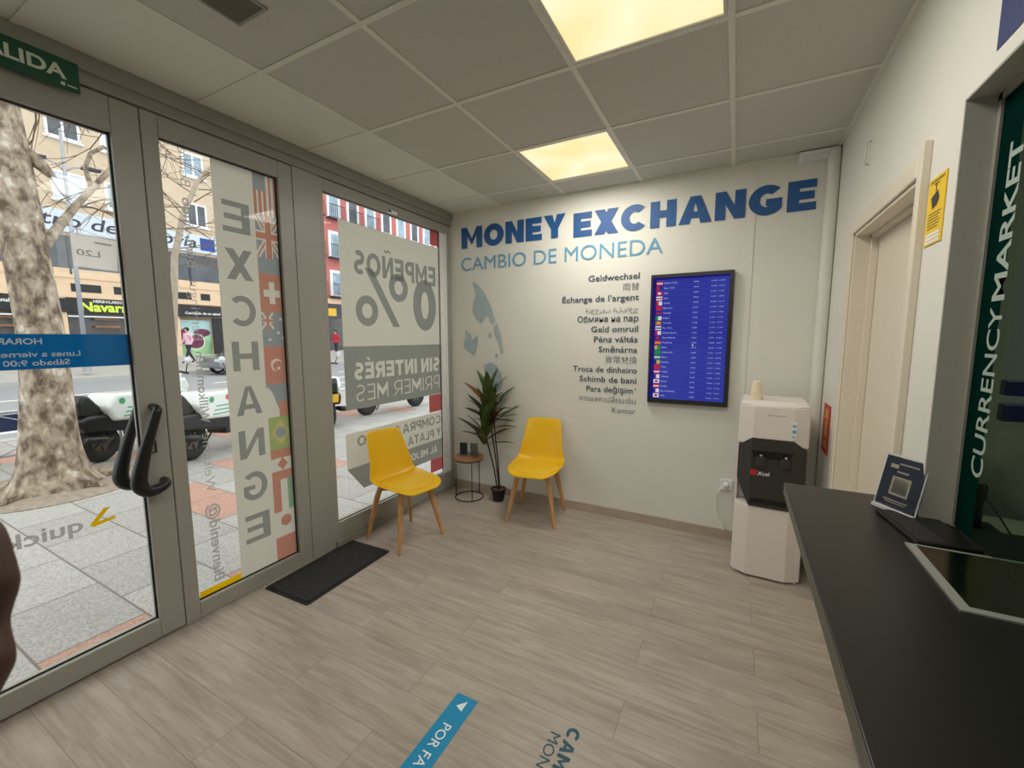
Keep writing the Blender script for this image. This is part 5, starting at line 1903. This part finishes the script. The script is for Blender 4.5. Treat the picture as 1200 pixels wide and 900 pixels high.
for cy, cz, ry, rz_ in ((9.15, 1.25, .42, .36), (9.5, 1.75, .42, .22), (8.6, 1.55, .18, .42)):
    m.poly(disc_pts((-.19, B(cy), C_(cz)), Y, Z, ry, 20, rz_))
m.build('mural_fruit', M['mural_plum'], mu)
m = MB()
for k in range(24):
    a, b = 2 * math.pi * k / 24, 2 * math.pi * (k + 1) / 24
    m.poly([(-.185, B(9.15) + r_ * math.cos(q), C_(1.25) + r_ * math.sin(q)) for q, r_ in ((a, .42), (b, .42), (b, .46), (a, .46))])
m.build('mural_ring', M['white_print'], mu)
MB().box(-.1, .0, B(10.0), B(10.5), .1, C_(2.6)).build('shop_pier', M['shop_black'], t)

# ------------------------------------------------------------------ red building further along
t = thing('brick_building', 'red fronted building with white windows and balconies further up the street', 'building', (FX, 25.0, .3))
def B2(y): return y - 25.0
m = MB(); m.box(-8, 0, B2(13.35), B2(60), 0, 24)
m.build('wall', M['brick'], t)
m = MB(); m.box(0, .1, B2(13.35), B2(60), C_(2.9), C_(3.9))
m.build('shop_band', M['sign_ink'], t)
MB().box(.1, .12, B2(17.7), B2(18.4), C_(3.05), C_(3.6)).build('shop_emblem', M['plate_yellow'], t)
m = MB(); m.box(0, .12, B2(13.35), B2(60), C_(3.95), C_(4.3))
m.build('stone_band', M['peach'], t)
MB().box(-.05, .05, B2(14), B2(58), .0, C_(2.9)).build('shop_window', M['shop_glass'], t)
for z0 in (4.5, 7.3, 10.1, 12.9):
    for k in range(17):
        y0 = 14.3 + k * 1.95 if False else 14.55 + k * 1.75
        a = MB()
        a.box(0, .08, B2(y0), B2(y0 + 1.15), C_(z0), C_(z0) + 1.9)
        f_ = a.build('window', M['win_frame'], t)
        MB().box(.08, .085, B2(y0) + .2, B2(y0) + .95, C_(z0) + .12, C_(z0) + 1.7).build('pane', (M['win_pane'], M['win_dark'])[k % 2], f_)
        if k < 5:
            b_ = MB()
            b_.box(.08, .45, B2(y0) - .1, B2(y0 + 1.25), C_(z0) - .1, C_(z0))
            for q in range(9):
                yy = B2(y0) - .08 + q * .163
                b_.box(.42, .44, yy, yy + .02, C_(z0), C_(z0) + .85)
            b_.box(.41, .45, B2(y0) - .1, B2(y0 + 1.25), C_(z0) + .85, C_(z0) + .9)
            b_.build('balcony', M['sign_ink'], t)

# ------------------------------------------------------------------ scooters
def torus(m, c, R_, r_, axis='y', n=28, k=10):
    c = Vector(c)
    pts = [c + Vector((R_ * math.cos(2 * math.pi * i / n), 0, R_ * math.sin(2 * math.pi * i / n))) for i in range(n)]
    return m.tube(pts, r_, k, closed=True)
def make_scooter(label):
    t = thing('scooter', label, 'scooter', (0, 0, GZ), 0, 'parked white scooters on the pavement')
    WB = 1.28
    for x in (0, WB):
        wroot = torus(MB(), (x, 0, .235), .165, .075).build('tyre', M['tyre'], t, smooth=True)
        m = MB().lathe([(.15, -.035), (.15, .035)], (x, 0, .235), 24, 'y')
        for k in range(5):
            a = k * 2 * math.pi / 5
            m.obox((x + .07 * math.cos(a), 0, .235 + .07 * math.sin(a)), (.07 * math.cos(a), 0, .07 * math.sin(a)), (0, .05, 0), (-.012 * math.sin(a), 0, .012 * math.cos(a)))
        m.build('rim', M['rim'], wroot)
    # rear body and tail
    m = MB().prism([(-.28, -.15, .50), (-.22, -.15, .40), (.15, -.15, .36), (.42, -.15, .30), (.52, -.15, .34), (.50, -.15, .56), (.2, -.15, .60), (-.2, -.15, .60), (-.30, -.15, .56)], (0, .30, 0))
    m.build('rear_body', M['black'], t, bevel=.035, seg=3)
    m = MB().prism([(-.02, -.12, .60), (.1, -.12, .60), (.40, -.12, .60), (.44, -.12, .66), (.3, -.12, .70), (.05, -.12, .71)], (0, .24, 0))
    m.build('seat', M['black'], t, bevel=.03, seg=3)
    m = MB().box(.42, .98, -.15, .15, .24, .31)
    m.build('floorboard', M['black'], t, bevel=.02)
    m = MB().prism([(.90, -.19, .28), (.98, -.19, .27), (1.16, -.19, .82), (1.10, -.19, .96), (1.04, -.19, .92)], (0, .38, 0))
    m.build('leg_shield', M['moto_white'], t, bevel=.03, seg=3)
    m = MB()
    for y in (-.07, .07):
        m.tube([(WB, y, .235), (1.16, y, .62)], .022, 8)
    m.tube([(1.16, 0, .55), (1.06, 0, 1.0)], .03, 8)
    m.build('fork', M['moto_white'], t, smooth=True)
    m = MB()
    vs, fs = [], []
    for i in range(9):
        a = math.radians(20 + 130 * i / 8)
        for y in (-.075, .075):
            vs.append((WB + .262 * math.cos(a), y, .235 + .262 * math.sin(a)))
    fs = [(2 * i, 2 * i + 1, 2 * i + 3, 2 * i + 2) for i in range(8)]
    m.add(vs, fs)
    o = m.build('front_fender', M['moto_white'], t, smooth=True)
    so = o.modifiers.new('thick', 'SOLIDIFY'); so.thickness = .012
    m = MB().tube([(1.00, -.33, 1.02), (1.04, -.12, 1.04), (1.05, 0, 1.0), (1.04, .12, 1.04), (1.00, .33, 1.02)], .017, 8)
    m.build('handlebar', M['black'], t, smooth=True)
    m = MB().prism([(1.0, -.10, .95), (1.13, -.10, .93), (1.15, -.10, 1.02), (1.06, -.10, 1.09), (.99, -.10, 1.05)], (0, .2, 0))
    m.build('headset', M['moto_white'], t, bevel=.02)
    for s_ in (1, -1):
        a = MB().tube([(1.02, .28 * s_, 1.03), (1.0, .33 * s_, 1.15)], .007, 6).build('mirror_stalk', M['black'], t)
        MB().lathe([(.0, -.01), (.05, -.008), (.055, 0), (.0, .006)], (1.0, .34 * s_, 1.20), 14, 'x', caps=False).build('mirror', M['chrome'], a)
    # wide side fairing with printed stripes
    bx = MB().prism([(.06, -.2, .50), (1.0, -.2, .42), (1.12, -.2, .70), (1.06, -.2, .80), (.10, -.2, .84), (-.02, -.2, .68)], (0, .4, 0)).build('fairing', M['moto_white'], t, bevel=.04, seg=3)
    m = MB()
    for s_ in (1, -1):
        y = .2022 * s_
        for k in range(3):
            m.poly([(.16 + k * .03, y, .54 + k * .05), (.92, y, .52 + k * .05), (.92, y, .535 + k * .05), (.16 + k * .03, y, .555 + k * .05)])
        m.poly(disc_pts((.16, y, .74), X, Z, .04, 12))
    m.build('stripe_print', M['moto_green'], bx)
    m = MB()
    for s_ in (1, -1):
        m.poly(disc_pts((.42, .2024 * s_, .74), X, Z, .035, 12))
    m.build('round_print', M['moto_red'], bx)
    m = MB().prism([(-.24, -.11, .60), (-.10, -.11, .56), (.02, -.11, .60), (-.02, -.11, .70), (-.13, -.11, .84), (-.20, -.11, .85), (-.25, -.11, .76)], (0, .22, 0))
    m.build('seat_back', M['black'], t, bevel=.035, seg=3)
    m = MB().obox((-.31, 0, .52), (.004, 0, .0), (0, .10, 0), (-.02, 0, .07))
    m.build('number_plate', M['plate_yellow'], t)
    m = MB().tube([(.05, -.12, .30), (-.08, -.18, .30), (-.28, -.19, .33)], [.035, .045, .045], 10)
    m.build('motor_unit', M['black'], t, smooth=True)
    m = MB().tube([(.45, .10, .25), (.40, .22, .02)], .012, 6)
    m.build('kick_stand', M['black'], t)
    return t
a0 = math.radians(112)
sc = make_scooter('nearest white scooter seen through the middle pane with a delivery box')
sc.location = (-3.55, -.68, GZ); sc.rotation_euler = (0, 0, a0); sc.scale = (1.0,) * 3
dup(sc, (-4.45, -1.25, GZ), a0, 'white scooter partly hidden by the entrance door stile')
dup(sc, (-3.70, 1.50, GZ), math.radians(150), 'white scooter at the left edge of the end window')
dup(sc, (-3.95, 2.55, GZ), math.radians(84), 'white scooter seen from its side below the large poster')

# ------------------------------------------------------------------ passing car
t = thing('car', 'silver car on the road across the street', 'car', (-18.0, 8.75, GZ - .12), math.radians(90))
body = [(-2.05, .32), (-2.1, .55), (-2.02, .80), (-1.2, .88), (1.35, .90), (1.95, .84), (2.08, .60), (2.05, .30), (1.72, .27), (1.62, .52), (1.35, .62), (1.08, .52), (.98, .25), (-.98, .25), (-1.08, .52), (-1.35, .62), (-1.62, .52), (-1.72, .27)]
MB().prism([(x, -.86, z) for x, z in body], (0, 1.72, 0)).build('body', M['car_paint'], t, bevel=.08, seg=3)
m = MB()
lo_ = [(-1.25, .88), (1.65, .88)]
b0 = [(-1.25, -.80, .87), (1.75, -.80, .87), (1.75, .80, .87), (-1.25, .80, .87)]
b1 = [(-.55, -.62, 1.44), (1.25, -.62, 1.46), (1.25, .62, 1.46), (-.55, .62, 1.44)]
m.add(b0 + b1, [(0, 3, 2, 1), (4, 5, 6, 7), (0, 1, 5, 4), (1, 2, 6, 5), (2, 3, 7, 6), (3, 0, 4, 7)])
m.build('cabin', M['car_paint'], t, bevel=.08, seg=3)
m = MB()
for s_ in (1, -1):
    m.poly([(-.95, .735 * s_ + .0, 1.0 + .0), (.20, .745 * s_, 1.0), (.20, .645 * s_, 1.36), (-.50, .645 * s_, 1.36)])
    m.poly([(.28, .745 * s_, 1.0), (1.45, .745 * s_, 1.0), (1.2, .645 * s_, 1.36), (.28, .645 * s_, 1.36)])
for s_ in (1, -1):
    pass
o = m.build('side_windows', M['car_glass'], t)
o.modifiers.new('thick', 'SOLIDIFY').thickness = .05
m = MB()
m.obox((-.92, 0, 1.155), (.27, 0, .22), (0, .60, 0), (-.02, 0, .024))
m.obox((1.54, 0, 1.155), (-.19, 0, .22), (0, .60, 0), (.024, 0, .02))
m.build('windscreens', M['car_glass'], t)
for x in (-1.35, 1.35):
    for s_ in (1, -1):
        wv = MB().lathe([(.20, -.09), (.30, -.09), (.315, -.05), (.315, .05), (.30, .09), (.20, .09)], (x, .78 * s_, .315), 24, 'y').build('wheel', M['tyre'], t)
        MB().lathe([(.2, -.095), (.2, .095)], (x, .78 * s_, .315), 18, 'y').build('hub', M['chrome'], wv)
for s_ in (1, -1):
    MB().box(-2.1, -1.95, .5 * s_, .8 * s_, .60, .72).build('headlamp', M['blind'], t, bevel=.02)
    MB().box(1.95, 2.09, .55 * s_, .82 * s_, .62, .78).build('tail_lamp', M['lamp_red'], t, bevel=.02)

# ------------------------------------------------------------------ people across the street
def walker(loc, rz, jacket, label, stride=.28, h=1.66):
    t = thing('person', label, 'person', loc, rz)
    k = h / 1.7
    me = bpy.data.meshes.new('body')
    V = [((0, 0, .92), .13), ((0, 0, 1.08), .125), ((.01, 0, 1.25), .145), ((.02, 0, 1.40), .12), ((.02, 0, 1.47), .058), ((.03, 0, 1.53), .06), ((.045, 0, 1.60), .088), ((.04, 0, 1.67), .075),
         ((0, .09, .88), .098), ((stride * .45, .095, .50), .066), ((stride, .09, .09), .042), ((stride + .15, .10, .035), .034),
         ((0, -.09, .88), .098), ((-stride * .25, -.095, .50), .066), ((-stride * 1.05, -.09, .12), .042), ((-stride * 1.05 + .13, -.10, .035), .034),
         ((.02, .19, 1.38), .062), ((-.06, .23, 1.12), .046), ((.06, .23, .90), .034), ((.11, .22, .81), .03),
         ((.02, -.19, 1.38), .062), ((.04, -.23, 1.12), .046), ((.18, -.22, .95), .034), ((.25, -.21, .89), .03)]
    E = [(0, 1), (1, 2), (2, 3), (3, 4), (4, 5), (5, 6), (6, 7), (0, 8), (8, 9), (9, 10), (10, 11), (0, 12), (12, 13), (13, 14), (14, 15), (3, 16), (16, 17), (17, 18), (18, 19), (3, 20), (20, 21), (21, 22), (22, 23)]
    me.from_pydata([tuple(c * k for c in p) for p, r_ in V], E, [])
    o = bpy.data.objects.new('body', me)
    COL.objects.link(o)
    o.parent = t
    sk = o.modifiers.new('skin', 'SKIN')
    sk.use_smooth_shade = True
    for i, (p, r_) in enumerate(V):
        me.skin_vertices[0].data[i].radius = (r_ * k, r_ * k)
        me.skin_vertices[0].data[i].use_root = (i == 0)
    o.modifiers.new('sub', 'SUBSURF').levels = 1
    # colour by height
    mm, n, oo = newmat('walker_clothes')
    b = n.nodes.new('ShaderNodeBsdfPrincipled')
    tcx = n.nodes.new('ShaderNodeTexCoord'); sp = n.nodes.new('ShaderNodeSeparateXYZ'); rr = n.nodes.new('ShaderNodeValToRGB')
    mr = n.nodes.new('ShaderNodeMath'); mr.operation = 'DIVIDE'; mr.inputs[1].default_value = h
    n.links.new(tcx.outputs['Object'], sp.inputs[0]); n.links.new(sp.outputs['Z'], mr.inputs[0]); n.links.new(mr.outputs[0], rr.inputs[0])
    rr.color_ramp.interpolation = 'CONSTANT'
    e = rr.color_ramp.elements
    e[0].position = 0; e[0].color = lin((40, 40, 44))
    e[1].position = .05; e[1].color = lin((48, 50, 60))
    q = e.new(.53); q.color = lin(jacket)
    q = e.new(.865); q.color = lin((212, 170, 146))
    n.links.new(rr.outputs[0], b.inputs['Base Color']); b.inputs['Roughness'].default_value = .85
    n.links.new(b.outputs[0], oo.inputs[0])
    me.materials.append(mm)
    m = MB().lathe([(0, .10), (.07, .085), (.097, .04), (.10, -.01), (.09, -.06), (.05, -.09)], (.03 * k, 0, 1.645 * k), 14)
    hh_ = m.build('hair', M['hair'], t, smooth=True)
    for v in hh_.data.vertices:
        if v.co.x > .085 * k and v.co.z < 1.68 * k:
            v.co.x = .085 * k
    m = MB()
    for s_ in (1, -1):
        m.lathe([(0, -.008), (.01, 0), (0, .008)], (.128 * k, .03 * s_, 1.625 * k), 6, 'x', caps=False)
    m.lathe([(.012, 0), (.004, .03)], (.125 * k, 0, 1.60 * k), 6, 'x')
    m.build('face', M['skin_light'], t)
    return t
walker((-20.6, 7.15, .27), math.radians(-80), (232, 188, 204), 'person in a pink jacket walking on the far pavement')
walker((-20.6, 15.55, .27), math.radians(-90), (196, 44, 66), 'person in a red coat standing on the far pavement', stride=.06)
